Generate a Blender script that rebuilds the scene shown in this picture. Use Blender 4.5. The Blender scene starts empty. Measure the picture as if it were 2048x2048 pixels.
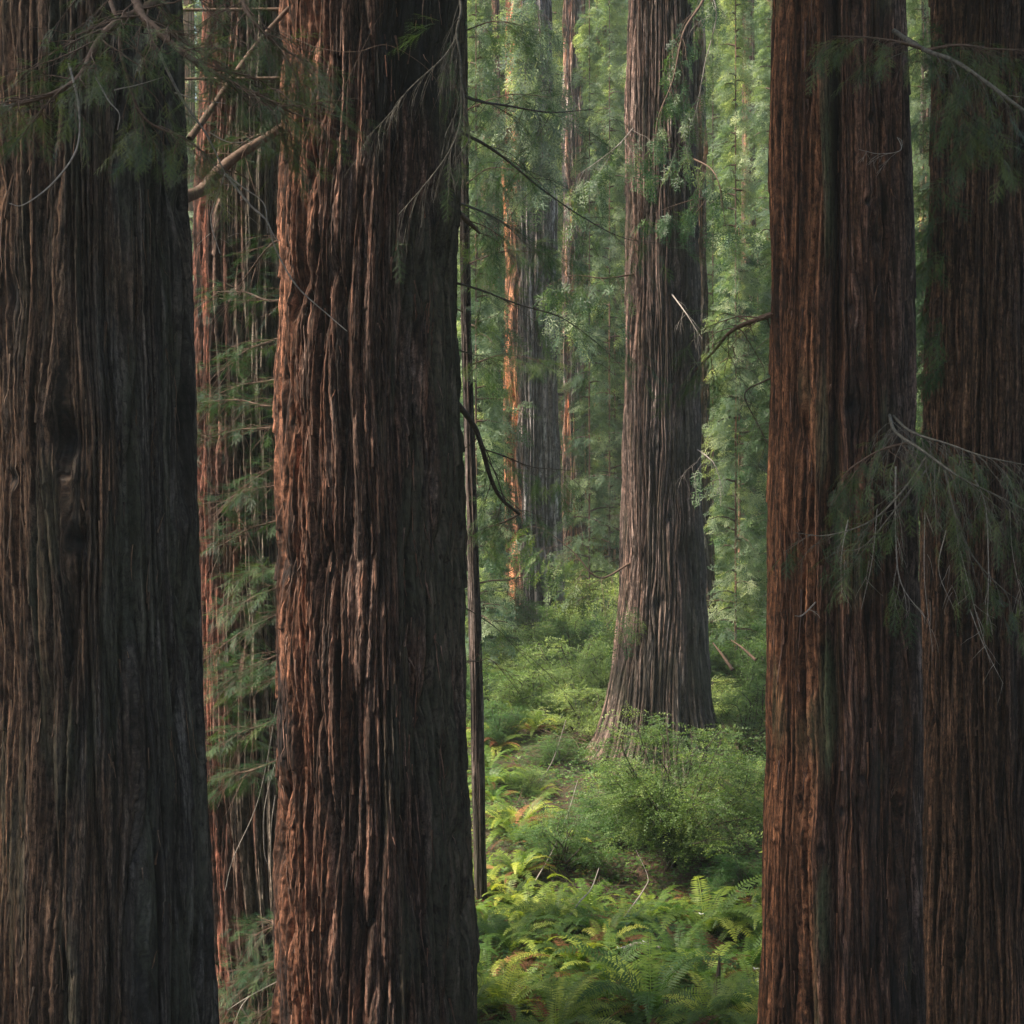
import bpy, math, random
import numpy as np
R = math.radians
random.seed(7); RS = np.random.RandomState(11)
C = bpy.context.scene.collection

# ------------------------------------------------------------ camera, sky, sun, exposure
F_PX, HOR = 3000.0, 900.0                    # focal length and horizon row, for a 2048 px frame
cam_d = bpy.data.cameras.new('camera'); cam = bpy.data.objects.new('camera', cam_d); C.objects.link(cam)
cam_d.sensor_width = 36; cam_d.lens = 36 * F_PX / 2048; cam_d.shift_y = -(1024 - HOR) / 2048
cam_d.clip_start = 0.1; cam_d.clip_end = 2000
cam.location = (0, 0, 0); cam.rotation_euler = (R(90), 0, 0)
bpy.context.scene.camera = cam
SUN_EL, SUN_AZ = 54, 260                     # azimuth clockwise from +Y: from the left
wd = bpy.data.worlds.new('World'); bpy.context.scene.world = wd; wd.use_nodes = True
nt = wd.node_tree; bg = nt.nodes['Background']
sky = nt.nodes.new('ShaderNodeTexSky'); sky.sky_type = 'NISHITA'; sky.sun_disc = False
sky.sun_elevation = R(SUN_EL); sky.sun_rotation = R(SUN_AZ); sky.dust_density = 3.0; sky.ozone_density = 0.6
nt.links.new(sky.outputs[0], bg.inputs[0]); bg.inputs[1].default_value = 0.115
sl = bpy.data.lights.new('sun', 'SUN'); sl.energy = 4.2; sl.angle = R(14); sl.color = (1, 0.86, 0.68)
so = bpy.data.objects.new('sun', sl); C.objects.link(so)
so.rotation_euler = (R(90 - SUN_EL), 0, R(180 - SUN_AZ))
vs = bpy.context.scene.view_settings; vs.view_transform = 'Standard'; vs.look = 'None'; vs.gamma = 1
vs.exposure = 1.62
cy = bpy.context.scene.cycles
cy.max_bounces = 6; cy.diffuse_bounces = 3; cy.glossy_bounces = 2; cy.transmission_bounces = 3; cy.volume_bounces = 0
cy.transparent_max_bounces = 4; cy.caustics_reflective = False; cy.caustics_refractive = False
cy.use_denoising = True

HAZE = 0.0008

# ------------------------------------------------------------ small helpers
def P(xd, yd, d):                            # where a thing seen at (xd, yd) stands at distance d
    k = 2048 / 1932.0
    return np.array([(xd * k - 1024) / F_PX * d, d, (HOR - yd * k) / F_PX * d])

def tag(o, label=None, cat=None, group=None, kind=None):
    if label: o['label'] = label
    if cat: o['category'] = cat
    if group: o['group'] = group
    if kind: o['kind'] = kind
    return o

def empty(name, loc=(0, 0, 0), rz=0):
    o = bpy.data.objects.new(name, None); C.objects.link(o); o.location = loc; o.rotation_euler = (0, 0, rz)
    o.empty_display_size = 0.3
    return o

def mesh_np(name, V, F, mats, attrs=None, smooth=False, midx=None):
    me = bpy.data.meshes.new(name)
    V = np.ascontiguousarray(V, dtype=np.float32); F = np.ascontiguousarray(F, dtype=np.int32)
    n, k = F.shape
    me.vertices.add(len(V)); me.vertices.foreach_set('co', V.ravel())
    me.loops.add(n * k); me.loops.foreach_set('vertex_index', F.ravel())
    me.polygons.add(n); me.polygons.foreach_set('loop_start', np.arange(0, n * k, k, dtype=np.int32))
    try: me.polygons.foreach_set('loop_total', np.full(n, k, dtype=np.int32))
    except Exception: pass
    if smooth: me.polygons.foreach_set('use_smooth', np.ones(n, dtype=bool))
    if midx is not None: me.polygons.foreach_set('material_index', np.asarray(midx, dtype=np.int32))
    me.update(calc_edges=True)
    for kx, a in (attrs or {}).items():
        a = np.asarray(a, dtype=np.float32)
        if a.ndim == 1: me.attributes.new(kx, 'FLOAT', 'POINT').data.foreach_set('value', a)
        else: me.attributes.new(kx, 'FLOAT_VECTOR', 'POINT').data.foreach_set('vector', a.ravel())
    for m in (mats if isinstance(mats, (list, tuple)) else [mats]): me.materials.append(m)
    return me

def link(name, me, parent=None, loc=(0, 0, 0)):
    o = bpy.data.objects.new(name, me); C.objects.link(o); o.location = loc
    if parent: o.parent = parent
    return o

_tabs = {}
def pn(x, y, px, seed):                      # gradient noise, periodic in x with period px
    key = (px, seed)
    if key not in _tabs: _tabs[key] = np.random.RandomState(seed * 7919 + px).rand(px, 256) * 2 * np.pi
    T = _tabs[key]
    xi = np.floor(x); yi = np.floor(y); fx = x - xi; fy = y - yi
    xi = xi.astype(int); yi = yi.astype(int)
    sx = fx * fx * fx * (fx * (fx * 6 - 15) + 10); sy = fy * fy * fy * (fy * (fy * 6 - 15) + 10)
    def g(i, j, dx, dy):
        a = T[(xi + i) % px, (yi + j) % 256]
        return np.cos(a) * dx + np.sin(a) * dy
    a = g(0, 0, fx, fy); b = g(1, 0, fx - 1, fy); c = g(0, 1, fx, fy - 1); d = g(1, 1, fx - 1, fy - 1)
    return ((a + (b - a) * sx) * (1 - sy) + (c + (d - c) * sx) * sy) * 1.4

def sm(a, b, x):
    t = np.clip((x - a) / (b - a), 0, 1); return t * t * (3 - 2 * t)

# ------------------------------------------------------------ materials
def nn(m, t, **k):
    n = m.node_tree.nodes.new(t)
    for a, b in k.items(): setattr(n, a, b)
    return n

def new_mat(name):
    m = bpy.data.materials.new(name); m.use_nodes = True
    return m, m.node_tree.nodes['Principled BSDF'], m.node_tree.links

def mixc(m, f, a, b, blend='MIX'):
    n = nn(m, 'ShaderNodeMix', data_type='RGBA', blend_type=blend)
    L = m.node_tree.links
    for s, v in ((0, f), (6, a), (7, b)):
        if isinstance(v, (int, float)): n.inputs[s].default_value = v
        elif isinstance(v, tuple): n.inputs[s].default_value = (*v, 1) if len(v) == 3 else v
        else: L.new(v, n.inputs[s])
    return n.outputs[2]

def ramp(m, f, stops):
    n = nn(m, 'ShaderNodeValToRGB'); e = n.color_ramp.elements
    while len(e) < len(stops): e.new(0.5)
    for q, (p, c) in zip(e, stops): q.position = p; q.color = (*c, 1) if isinstance(c, tuple) else (c, c, c, 1)
    m.node_tree.links.new(f, n.inputs[0]); return n.outputs[0]

def attr(m, name, out='Fac'):
    n = nn(m, 'ShaderNodeAttribute', attribute_name=name); return n.outputs[out]

def mapping(m, vec, scale, loc=(0, 0, 0)):
    n = nn(m, 'ShaderNodeMapping'); n.inputs['Scale'].default_value = scale; n.inputs['Location'].default_value = loc
    m.node_tree.links.new(vec, n.inputs[0]); return n.outputs[0]

def noise(m, vec, sc, det=4, rough=0.6, dist=0.0):
    n = nn(m, 'ShaderNodeTexNoise'); n.inputs['Scale'].default_value = sc; n.inputs['Detail'].default_value = det
    n.inputs['Roughness'].default_value = rough; n.inputs['Distortion'].default_value = dist
    m.node_tree.links.new(vec, n.inputs['Vector']); return n.outputs['Fac']

def bark_mat(name, dark, mid, light, rust, grey, fs=1.0, mossc=(0.082, 0.092, 0.055)):
    m, b, L = new_mat(name)
    v = attr(m, 'bk', 'Vector')
    fib = noise(m, mapping(m, v, (75 * fs, 75 * fs, 6.5 * fs)), 1, 6, 0.8, 0.4)
    strip = noise(m, mapping(m, v, (17 * fs, 17 * fs, 0.7 * fs), (3, 5, 1)), 1, 4, 0.6)
    strk = noise(m, mapping(m, v, (38 * fs, 38 * fs, 1.3 * fs), (1, 7, 2)), 1, 4, 0.7, 0.05)
    black = noise(m, mapping(m, v, (26 * fs, 26 * fs, 2.4 * fs), (5, 1, 8)), 1, 6, 0.75)
    mott = noise(m, mapping(m, v, (42 * fs, 42 * fs, 13 * fs), (9, 2, 4)), 1, 6, 0.85)
    col = ramp(m, fib, [(0.36, dark), (0.5, mid), (0.64, light)])
    col = mixc(m, ramp(m, strip, [(0.42, 0.0), (0.62, 0.75)]), col, rust)
    col = mixc(m, attr(m, 'rust'), col, mixc(m, ramp(m, fib, [(0.35, 0.0), (0.65, 1.0)]), tuple(x * 0.35 for x in rust), tuple(min(1, x * 1.7) for x in rust)))
    gm = nn(m, 'ShaderNodeMath', operation='MULTIPLY'); L.new(attr(m, 'grey'), gm.inputs[0]); gm.inputs[1].default_value = 0.8
    col = mixc(m, gm.outputs[0], col, mixc(m, fib, tuple(x * 0.35 for x in grey), tuple(x * 1.5 for x in grey)))
    tn = ramp(m, attr(m, 'tone'), [(0.15, 0.35), (0.5, 0.9), (0.85, 1.6)])
    col = mixc(m, 1.0, col, tn, 'MULTIPLY')
    col = mixc(m, 0.8, col, ramp(m, mott, [(0.38, 0.1), (0.48, 0.9), (0.64, 1.9)]), 'MULTIPLY')
    col = mixc(m, 0.9, col, ramp(m, strk, [(0.38, 0.15), (0.5, 0.85), (0.62, 2.5)]), 'MULTIPLY')
    ms = nn(m, 'ShaderNodeMath', operation='MULTIPLY'); L.new(attr(m, 'moss'), ms.inputs[0]); L.new(ramp(m, mott, [(0.36, 0.1), (0.6, 1.0)]), ms.inputs[1])
    col = mixc(m, ms.outputs[0], col, mixc(m, strk, tuple(x * .2 for x in mossc), mossc))
    col = mixc(m, ramp(m, black, [(0.54, 0.0), (0.62, 0.85)]), col, tuple(x * 0.3 for x in dark))
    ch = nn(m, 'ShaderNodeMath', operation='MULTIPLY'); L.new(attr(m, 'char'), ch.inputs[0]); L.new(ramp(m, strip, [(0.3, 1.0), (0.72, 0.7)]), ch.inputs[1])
    col = mixc(m, ch.outputs[0], col, (0.008, 0.008, 0.009))  # black of burnt bark, and painted shade in knot holes and cleft
    L.new(col, b.inputs['Base Color']); b.inputs['Roughness'].default_value = 0.85
    b.inputs['Specular IOR Level'].default_value = 0.25
    bu = nn(m, 'ShaderNodeBump'); bu.inputs['Strength'].default_value = 0.9; bu.inputs['Distance'].default_value = 0.012 / fs
    mm = nn(m, 'ShaderNodeMath', operation='ADD'); L.new(fib, mm.inputs[0])
    m2 = nn(m, 'ShaderNodeMath', operation='MULTIPLY'); L.new(mott, m2.inputs[0]); m2.inputs[1].default_value = 0.6
    L.new(m2.outputs[0], mm.inputs[1]); L.new(mm.outputs[0], bu.inputs['Height']); L.new(bu.outputs[0], b.inputs['Normal'])
    return m

def leaf_mat(name, c1, c2, c3=None, trans=0.35, gloss=0.3, rough=0.5, yel=None):
    m, b, L = new_mat(name)
    col = ramp(m, attr(m, 'rnd'), [(0.0, c1), (0.6, c2), (1.0, c3 or c2)])
    oi = nn(m, 'ShaderNodeObjectInfo')
    hv = nn(m, 'ShaderNodeHueSaturation'); L.new(col, hv.inputs['Color'])
    mr = nn(m, 'ShaderNodeMapRange'); L.new(oi.outputs['Random'], mr.inputs[0]); mr.inputs[3].default_value = 0.475; mr.inputs[4].default_value = 0.525
    L.new(mr.outputs[0], hv.inputs['Hue'])
    mr2 = nn(m, 'ShaderNodeMapRange'); L.new(oi.outputs['Random'], mr2.inputs[0]); mr2.inputs[3].default_value = 1.2; mr2.inputs[4].default_value = 0.8
    L.new(mr2.outputs[0], hv.inputs['Value'])
    L.new(hv.outputs[0], b.inputs['Base Color']); b.inputs['Roughness'].default_value = rough
    b.inputs['Specular IOR Level'].default_value = gloss
    tr = nn(m, 'ShaderNodeBsdfTranslucent')
    L.new(mixc(m, 1.0, hv.outputs[0], yel or (1.5, 1.5, 0.7), 'MULTIPLY'), tr.inputs[0])
    mx = nn(m, 'ShaderNodeMixShader'); mx.inputs[0].default_value = trans
    out = m.node_tree.nodes['Material Output']
    L.new(b.outputs[0], mx.inputs[1]); L.new(tr.outputs[0], mx.inputs[2]); L.new(mx.outputs[0], out.inputs[0])
    return m

def wood_mat(name, a, b_, sc=25):
    m, b, L = new_mat(name)
    tc = nn(m, 'ShaderNodeTexCoord').outputs['Object']
    n = noise(m, tc, sc, 5, 0.7)
    L.new(ramp(m, n, [(0.3, a), (0.7, b_)]), b.inputs['Base Color']); b.inputs['Roughness'].default_value = 0.8
    b.inputs['Specular IOR Level'].default_value = 0.25
    bu = nn(m, 'ShaderNodeBump'); bu.inputs['Strength'].default_value = 0.6; bu.inputs['Distance'].default_value = 0.01
    L.new(n, bu.inputs['Height']); L.new(bu.outputs[0], b.inputs['Normal'])
    return m

M = {}
M['twig'] = wood_mat('brown_twig', (0.045, 0.028, 0.02), (0.14, 0.09, 0.065))
M['pale'] = wood_mat('pale_twig', (0.12, 0.10, 0.09), (0.38, 0.34, 0.30), 40)
M['lich'] = wood_mat('lichen_twig', (0.035, 0.032, 0.026), (0.16, 0.145, 0.12), 30)
M['darkwood'] = wood_mat('dark_branch', (0.02, 0.016, 0.012), (0.08, 0.06, 0.045))
M['redwood'] = wood_mat('red_dead_wood', (0.09, 0.035, 0.02), (0.30, 0.14, 0.08))
M['needle'] = leaf_mat('near_needles', (0.025, 0.052, 0.030), (0.048, 0.085, 0.034), (0.11, 0.15, 0.05), 0.35, 0.4, 0.45)
M['spray'] = leaf_mat('mid_sprays', (0.02, 0.055, 0.028), (0.045, 0.10, 0.036), (0.11, 0.17, 0.055), 0.35, 0.35)
M['ladder'] = leaf_mat('gap_sprays', (0.016, 0.05, 0.028), (0.032, 0.078, 0.032), (0.075, 0.13, 0.045), 0.3, 0.35)
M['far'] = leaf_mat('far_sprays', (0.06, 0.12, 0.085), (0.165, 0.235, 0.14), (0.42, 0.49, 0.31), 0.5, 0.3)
M['shrub'] = leaf_mat('shrub_leaves', (0.032, 0.08, 0.024), (0.07, 0.145, 0.038), (0.17, 0.26, 0.065), 0.35, 0.4)
M['bright'] = leaf_mat('bright_shrub_leaves', (0.08, 0.14, 0.045), (0.15, 0.235, 0.075), (0.30, 0.38, 0.14), 0.4, 0.35)
M['fern'] = leaf_mat('fern_fronds', (0.05, 0.105, 0.02), (0.13, 0.215, 0.035), (0.36, 0.42, 0.07), 0.4, 0.35)
M['dead'] = leaf_mat('dead_fronds', (0.08, 0.035, 0.015), (0.16, 0.075, 0.03), (0.28, 0.15, 0.06), 0.3, 0.2, 0.7, (1.2, 0.9, 0.6))
M['oxalis'] = leaf_mat('oxalis_leaves', (0.035, 0.09, 0.015), (0.07, 0.15, 0.025), (0.13, 0.22, 0.04), 0.35, 0.3)
M['litter'] = leaf_mat('leaf_litter', (0.03, 0.016, 0.01), (0.09, 0.045, 0.025), (0.20, 0.10, 0.05), 0.1, 0.2, 0.8, (1, 0.9, 0.7))
M['petal'] = leaf_mat('white_petals', (0.6, 0.6, 0.55), (0.75, 0.75, 0.7), None, 0.3, 0.3, 0.5, (1, 1, 1))

# ------------------------------------------------------------ ground
def gz(x, y):
    x = np.asarray(x, float); y = np.asarray(y, float)
    z = -6.0 + 4.4 * (1 - sm(-3, 9, y))
    z = z + 0.16 * np.sin(x * 0.9 + 1.3) * np.sin(y * 0.45 + 0.5) + 0.10 * np.sin(x * 2.3 + y * 0.6) * sm(8, 14, y)
    z = z + 0.05 * np.sin(x * 5.1 + 2) * np.sin(y * 3.3)
    far = np.clip(y - 58, 0, 92)
    z = z + np.where(far < 30, 0.0085 * far ** 2, 7.65 + 0.51 * (far - 30))
    z = z + 0.02 * np.clip(np.abs(x - 2) - 9, 0, 60) ** 1.3
    z = z + 0.05 * np.exp(-((x - 3.4) ** 2 + (y - 29.5) ** 2) / 8.0)
    z = z - 1.7 * sm(-1.2, -3.2, x) * sm(13, 15.5, y) * sm(34, 24, y)
    z = z - 0.42 * np.exp(-((x - 2.3) ** 2 + (y - 29.3) ** 2) / 6.0)
    z = z - 0.35 * np.exp(-((x - 1.0) ** 2 + (y - 20.5) ** 2) / 2.0)
    return z
m, b, L = new_mat('forest_soil'); tc = nn(m, 'ShaderNodeTexCoord').outputs['Object']
n1 = noise(m, tc, 1.7, 5, 0.7); n2 = noise(m, tc, 24, 6, 0.75)
c = ramp(m, n2, [(0.3, (0.014, 0.009, 0.006)), (0.5, (0.055, 0.03, 0.018)), (0.72, (0.13, 0.07, 0.04))])
c = mixc(m, ramp(m, n1, [(0.4, 0.0), (0.6, 0.8)]), c, mixc(m, n2, (0.01, 0.02, 0.008), (0.05, 0.075, 0.02)))
L.new(c, b.inputs['Base Color']); b.inputs['Roughness'].default_value = 0.95
bu = nn(m, 'ShaderNodeBump'); bu.inputs['Distance'].default_value = 0.06; L.new(n2, bu.inputs['Height']); L.new(bu.outputs[0], b.inputs['Normal'])
M['soil'] = m
xs = np.concatenate([np.linspace(-150, -32, 30), np.linspace(-30, -8, 45), np.linspace(-7.8, 12, 200), np.linspace(12.4, 34, 45), np.linspace(36, 150, 30)])
ys = np.concatenate([np.linspace(-120, -12, 20), np.linspace(-11, 10, 50), np.linspace(10.1, 50, 330), np.linspace(51, 160, 90), np.linspace(165, 260, 20)])
X, Y = np.meshgrid(xs, ys); nx, ny = len(xs), len(ys)
Z = gz(X, Y)
i = np.arange(ny - 1)[:, None] * nx + np.arange(nx - 1)[None]
Fq = np.stack([i, i + 1, i + nx + 1, i + nx], -1).reshape(-1, 4)
tag(link('ground', mesh_np('ground', np.stack([X, Y, Z], -1).reshape(-1, 3), Fq, M['soil'], smooth=True)), kind='structure')

# ------------------------------------------------------------ trunks with carved bark
def make_trunk(prof, d, seed, cols, dz, mat, z_top=24, ridge=0.15, depth=1.0, knots=(), grooves=(), lobes=0.03,
               shreds=0, nl=9, moss=None, char=None, rust=None, grey=None, flare=1.16, feet=None, zl=1.0, aniso=1.0):
    """prof: (yd, x left, x right) rows of the outline; d: distance of the axis. Returns mesh data, base centre and lookups."""
    rows = [(P(0, yd, d)[2], P((a + b) / 2, 0, d)[0], (P(b, 0, d)[0] - P(a, 0, d)[0]) / 2) for yd, a, b in prof]
    rows.sort(); zz = np.array([r[0] for r in rows]); cx = np.array([r[1] for r in rows]); rr = np.array([r[2] for r in rows])
    base = float(gz(cx[0], d)) - 0.35
    zvis0, zvis1 = P(0, 2080, d)[2], P(0, -150, d)[2]
    zs = np.concatenate([np.arange(base, max(base + .02, zvis0), dz * 2.5), np.arange(max(base, zvis0), zvis1, dz), np.linspace(zvis1 + dz, z_top, 40)])
    if zz[0] > base:
        sl_ = 0.0
        zz = np.concatenate([[base], zz]); cx = np.concatenate([[cx[0]], cx]); rr = np.concatenate([[rr[0] * flare], rr])
    zz = np.concatenate([zz, [z_top]]); cx = np.concatenate([cx, [cx[-1] * 1.0]]); rr = np.concatenate([rr, [rr[-1] * 0.72]])
    # smooth the outline a little
    def sp(vals):
        out = np.interp(zs, zz, vals); k = max(3, int(0.25 / dz)) | 1; w = np.hanning(k + 2)[1:-1]; w /= w.sum()
        return np.convolve(np.pad(out, k // 2, mode='edge'), w, 'valid')
    CX, RR = sp(cx), sp(rr)
    u = np.linspace(0, 1, cols + 1); U, ZZ = np.meshgrid(u, zs)
    Rm = float(np.mean(rr[:-1])); circ = 2 * np.pi * Rm
    phi = np.pi / 2 + U * 2 * np.pi                         # seam at the back
    n = max(6, int(round(circ / ridge)))
    q = ZZ + 40.0
    wid = 0.9 * pn(U * 11, q / 14, 11, seed + 40) + 0.45 * pn(U * 23, q / 9, 23, seed + 41)
    bend = np.zeros_like(U); hk = np.zeros_like(U); ck = np.zeros_like(U)
    for (sx, yd, rad, dep) in knots:                        # sx: -1..1 across the visible face
        u0 = ((-math.acos(max(-0.98, min(0.98, sx))) - np.pi / 2) / (2 * np.pi)) % 1.0
        z0 = P(0, yd, d)[2]; a = rad / circ
        du = (U - u0 + 0.5) % 1 - 0.5
        wig = 1 + 0.5 * pn(U * n * 2, q * 5, n * 2, seed + 60)
        r2 = (du / a) ** 2 * wig + ((ZZ - z0) / (rad * 1.3)) ** 2 * wig
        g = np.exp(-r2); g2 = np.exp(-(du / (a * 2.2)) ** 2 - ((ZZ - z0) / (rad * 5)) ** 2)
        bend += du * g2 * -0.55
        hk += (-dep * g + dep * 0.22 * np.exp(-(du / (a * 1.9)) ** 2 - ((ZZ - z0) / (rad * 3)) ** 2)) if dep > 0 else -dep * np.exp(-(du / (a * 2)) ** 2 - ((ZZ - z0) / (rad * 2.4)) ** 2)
        if dep > 0: ck = np.maximum(ck, np.exp(-r2 * 0.8) * 1.0)  # inner shade of knot holes, painted black
    Ub = U + bend
    warp = 1.1 * pn(Ub * 7, q / (2.6 * zl), 7, seed) + 0.5 * pn(Ub * 19, q / (1.1 * zl), 19, seed + 1)
    V = Ub * n + wid + warp * (n / 40.0) ** 0.3 * 0.28 + 0.035 * pn(Ub * n * 2, q / 0.10, 2 * n, seed + 30) + 0.03 * pn(Ub * n * 4, q / 0.045, 4 * n, seed + 31)
    a = pn(V, q / (2.3 * zl), n, seed + 2)
    f1 = 1 - np.exp(-np.abs(a) * 9.0)
    a2 = pn(V * 2 + 0.3 * pn(V * 1.0, q / 0.9, n, seed + 3), q / (1.3 * zl), 2 * n, seed + 4)
    f2 = 1 - np.exp(-np.abs(a2) * 6)
    a3 = pn(V * 5, q / (0.65 * zl), 5 * n, seed + 5)
    f3 = 1 - np.exp(-np.abs(a3) * 5)
    a4 = pn(V * 9, q / 0.12, 9 * n, seed + 6) + 0.8 * pn(V * 4, q / 0.09, 4 * n, seed + 32)
    plate = pn(V * 3, q / (1.5 * zl), 3 * n, seed + 7)
    # torn ends of strips: each strand of bark carries long saw-toothed flakes
    sid = np.floor(V * 3.0 + 0.25 * pn(V, q / .5, n, seed + 8)).astype(int)
    rt = np.random.RandomState(seed + 99).rand(4096)
    ph = (ZZ * (0.35 + 0.6 * rt[(sid * 7) % 4096]) / zl + rt[(sid * 13) % 4096] * 9) % 1.0
    edge = np.abs((V * 3.0) % 1 - 0.5) * 2
    flake = (1 - ph) ** 2 * (1 - edge ** 3) * (rt[(sid * 31) % 4096] > 0.55)
    big = lobes * (pn(Ub * nl, q / 5.0, nl, seed + 9) + 0.5 * pn(Ub * nl * 2, q / 3.0, nl * 2, seed + 10)) * 2
    rs = ridge / 0.15
    H = depth * rs * (0.15 * f1 + 0.055 * f2 + 0.024 * f3 + 0.008 * a4 + 0.03 * plate + 0.034 * flake)
    H += big + hk
    for (sx, w, dep) in grooves:
        u0 = ((-math.acos(sx) - np.pi / 2) / (2 * np.pi)) % 1.0
        du = (Ub - u0 + 0.008 * pn(U * 0 + .5, q / 1.7, 3, seed + 12) + 0.5) % 1 - 0.5
        H -= dep * np.exp(-(du * circ / w) ** 2) * (0.75 + 0.5 * pn(U * 3, q / 2.5, 3, seed + 13))
    H -= np.percentile(H, 84)
    Rz = RR[:, None] + H
    if feet:                                                # root buttresses near the ground
        t = np.exp(-(ZZ - base - 0.2) / feet[1]); t = np.clip(t, 0, 1)
        Rz = Rz + t * feet[0] * (0.55 + 1.6 * np.abs(pn(Ub * 7, q / 6, 7, seed + 14)))
    cxx = CX[:, None]; x = cxx + np.cos(phi) * Rz; y = d + np.sin(phi) * Rz
    bx = float(cx[0]); Vv = np.stack([x - bx, y - d, ZZ - base], -1).reshape(-1, 3)
    nr, nc = U.shape
    i = np.arange(nr - 1)[:, None] * nc + np.arange(nc - 1)[None]
    Fq = np.stack([i, i + 1, i + nc + 1, i + nc], -1).reshape(-1, 4)
    SX = np.cos(phi)                                        # -1 at the left edge, 1 at the right edge
    tone = np.clip(0.5 + 0.35 * pn(V * 3, q / (2.2 * zl), 3 * n, seed + 20) + 0.45 * (rt[(sid * 5) % 4096] - .5) * (1 - edge ** 4) + 0.35 * pn(Ub * 6, q / 1.8, 6, seed + 21) + 0.12 * (f1 - .5), 0, 1)
    ns = pn(V * 1.0, q / 1.6, n, seed + 22); nm = pn(Ub * 12, q / 1.2, 12, seed + 23)
    def fld(f): return np.clip(f(SX, ZZ, ns, nm, np.sin(phi)), 0, 1) if f else np.zeros_like(U)
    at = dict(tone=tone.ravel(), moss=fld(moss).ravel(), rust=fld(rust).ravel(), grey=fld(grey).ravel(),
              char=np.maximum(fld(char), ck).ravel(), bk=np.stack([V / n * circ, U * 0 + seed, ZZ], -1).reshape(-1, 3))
    if shreds:                                              # loose fibres and peeling strips of the bark
        rs_ = np.random.RandomState(seed + 500); SV, SF, SB, ST = [], [], [], []; nv = len(Vv); g_ = Rz.shape
        for k in range(shreds):
            s_ = rs_.rand() * 2 - 1; s_ = math.copysign(abs(s_) ** .7, s_) * .995
            uu = ((-math.acos(s_) - np.pi / 2) / (2 * np.pi)) % 1.0; j = int(uu * cols); zt = zvis0 + (zvis1 - zvis0) * rs_.rand()
            if zt < zs[0] + .6 or zt > zs[-1] - .6: continue
            ln = .08 + .42 * rs_.rand() ** 2; w = .003 + .010 * rs_.rand(); curl = .01 + .05 * rs_.rand() ** 2; dn = 1 if rs_.rand() < .65 else -1; drift = rs_.randn() * .02
            for q_ in range(7):
                t = q_ / 6; z_ = zt - dn * ln * t; i_ = int(np.clip(np.searchsorted(zs, z_), 1, len(zs) - 1))
                r_ = float(np.max(Rz[i_, max(0, j - 3):j + 4])) - .004 + curl * t * t; p_ = np.pi / 2 + uu * 2 * np.pi + drift * t; ww = w * (1 - .75 * t) / r_
                for e_ in (-1, 1):
                    SV.append([float(np.interp(z_, zs, CX)) + math.cos(p_ + e_ * ww) * r_ - bx, math.sin(p_ + e_ * ww) * r_, z_ - base])
                    SB.append([uu * circ + e_ * w, seed + 3, z_]); ST.append(.6 + .4 * rs_.rand())
                if q_: b0 = nv + len(SV) - 4; SF.append([b0, b0 + 1, b0 + 3, b0 + 2])
        m_ = len(SV); z0_ = np.zeros(m_)
        Vv = np.concatenate([Vv, SV]); Fq = np.concatenate([Fq, SF])
        at['bk'] = np.concatenate([at['bk'], SB]); at['tone'] = np.concatenate([at['tone'], ST])
        for kk in ('moss', 'rust', 'grey', 'char'): at[kk] = np.concatenate([at[kk], z0_])
    me = mesh_np('trunk', Vv, Fq, mat, at, smooth=True)
    def edge_at(yd, sx, out=0.0):                           # a point on the trunk's face, for branches
        z = P(0, yd, d)[2]; r = np.interp(z, zs, RR) + out; c_ = np.interp(z, zs, CX)
        return np.array([c_ + sx * r, d - math.sqrt(max(0, 1 - sx * sx)) * r, z])
    return me, np.array([bx, d, base]), edge_at

BK = {}
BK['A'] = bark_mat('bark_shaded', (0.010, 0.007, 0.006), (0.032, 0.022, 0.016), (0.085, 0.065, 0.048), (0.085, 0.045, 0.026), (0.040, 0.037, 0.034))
BK['B'] = bark_mat('bark_pinkish', (0.014, 0.008, 0.0065), (0.055, 0.034, 0.027), (0.17, 0.115, 0.09), (0.105, 0.046, 0.027), (0.047, 0.042, 0.036))
BK['A2'] = bark_mat('bark_stringy', (0.02, 0.012, 0.010), (0.085, 0.055, 0.043), (0.23, 0.175, 0.14), (0.095, 0.038, 0.025), (0.10, 0.085, 0.068), 0.8)
BK['C'] = bark_mat('bark_fluted', (0.012, 0.0065, 0.005), (0.045, 0.026, 0.021), (0.105, 0.068, 0.055), (0.10, 0.043, 0.021), (0.055, 0.048, 0.047), mossc=(0.13, 0.17, 0.085))
BK['D'] = bark_mat('bark_orange', (0.010, 0.006, 0.005), (0.036, 0.021, 0.016), (0.085, 0.06, 0.05), (0.068, 0.036, 0.021), (0.040, 0.036, 0.037))
BK['M'] = bark_mat('bark_middle', (0.018, 0.013, 0.0115), (0.066, 0.049, 0.043), (0.185, 0.15, 0.135), (0.105, 0.062, 0.048), (0.07, 0.066, 0.062), 0.5)
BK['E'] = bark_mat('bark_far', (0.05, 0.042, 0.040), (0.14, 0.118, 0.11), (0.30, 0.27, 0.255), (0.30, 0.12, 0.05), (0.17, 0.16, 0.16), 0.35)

TREES = {}
def tree(key, label, prof, d, seed, cols, dz, **k):
    gp = k.pop('group', None)
    me, base, ed = make_trunk(prof, d, seed, cols, dz, BK[k.pop('bark', key)], **k)
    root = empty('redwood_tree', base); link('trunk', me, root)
    tag(root, label, 'tree', gp)
    TREES[key] = (root, base, ed)
    return root

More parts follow.
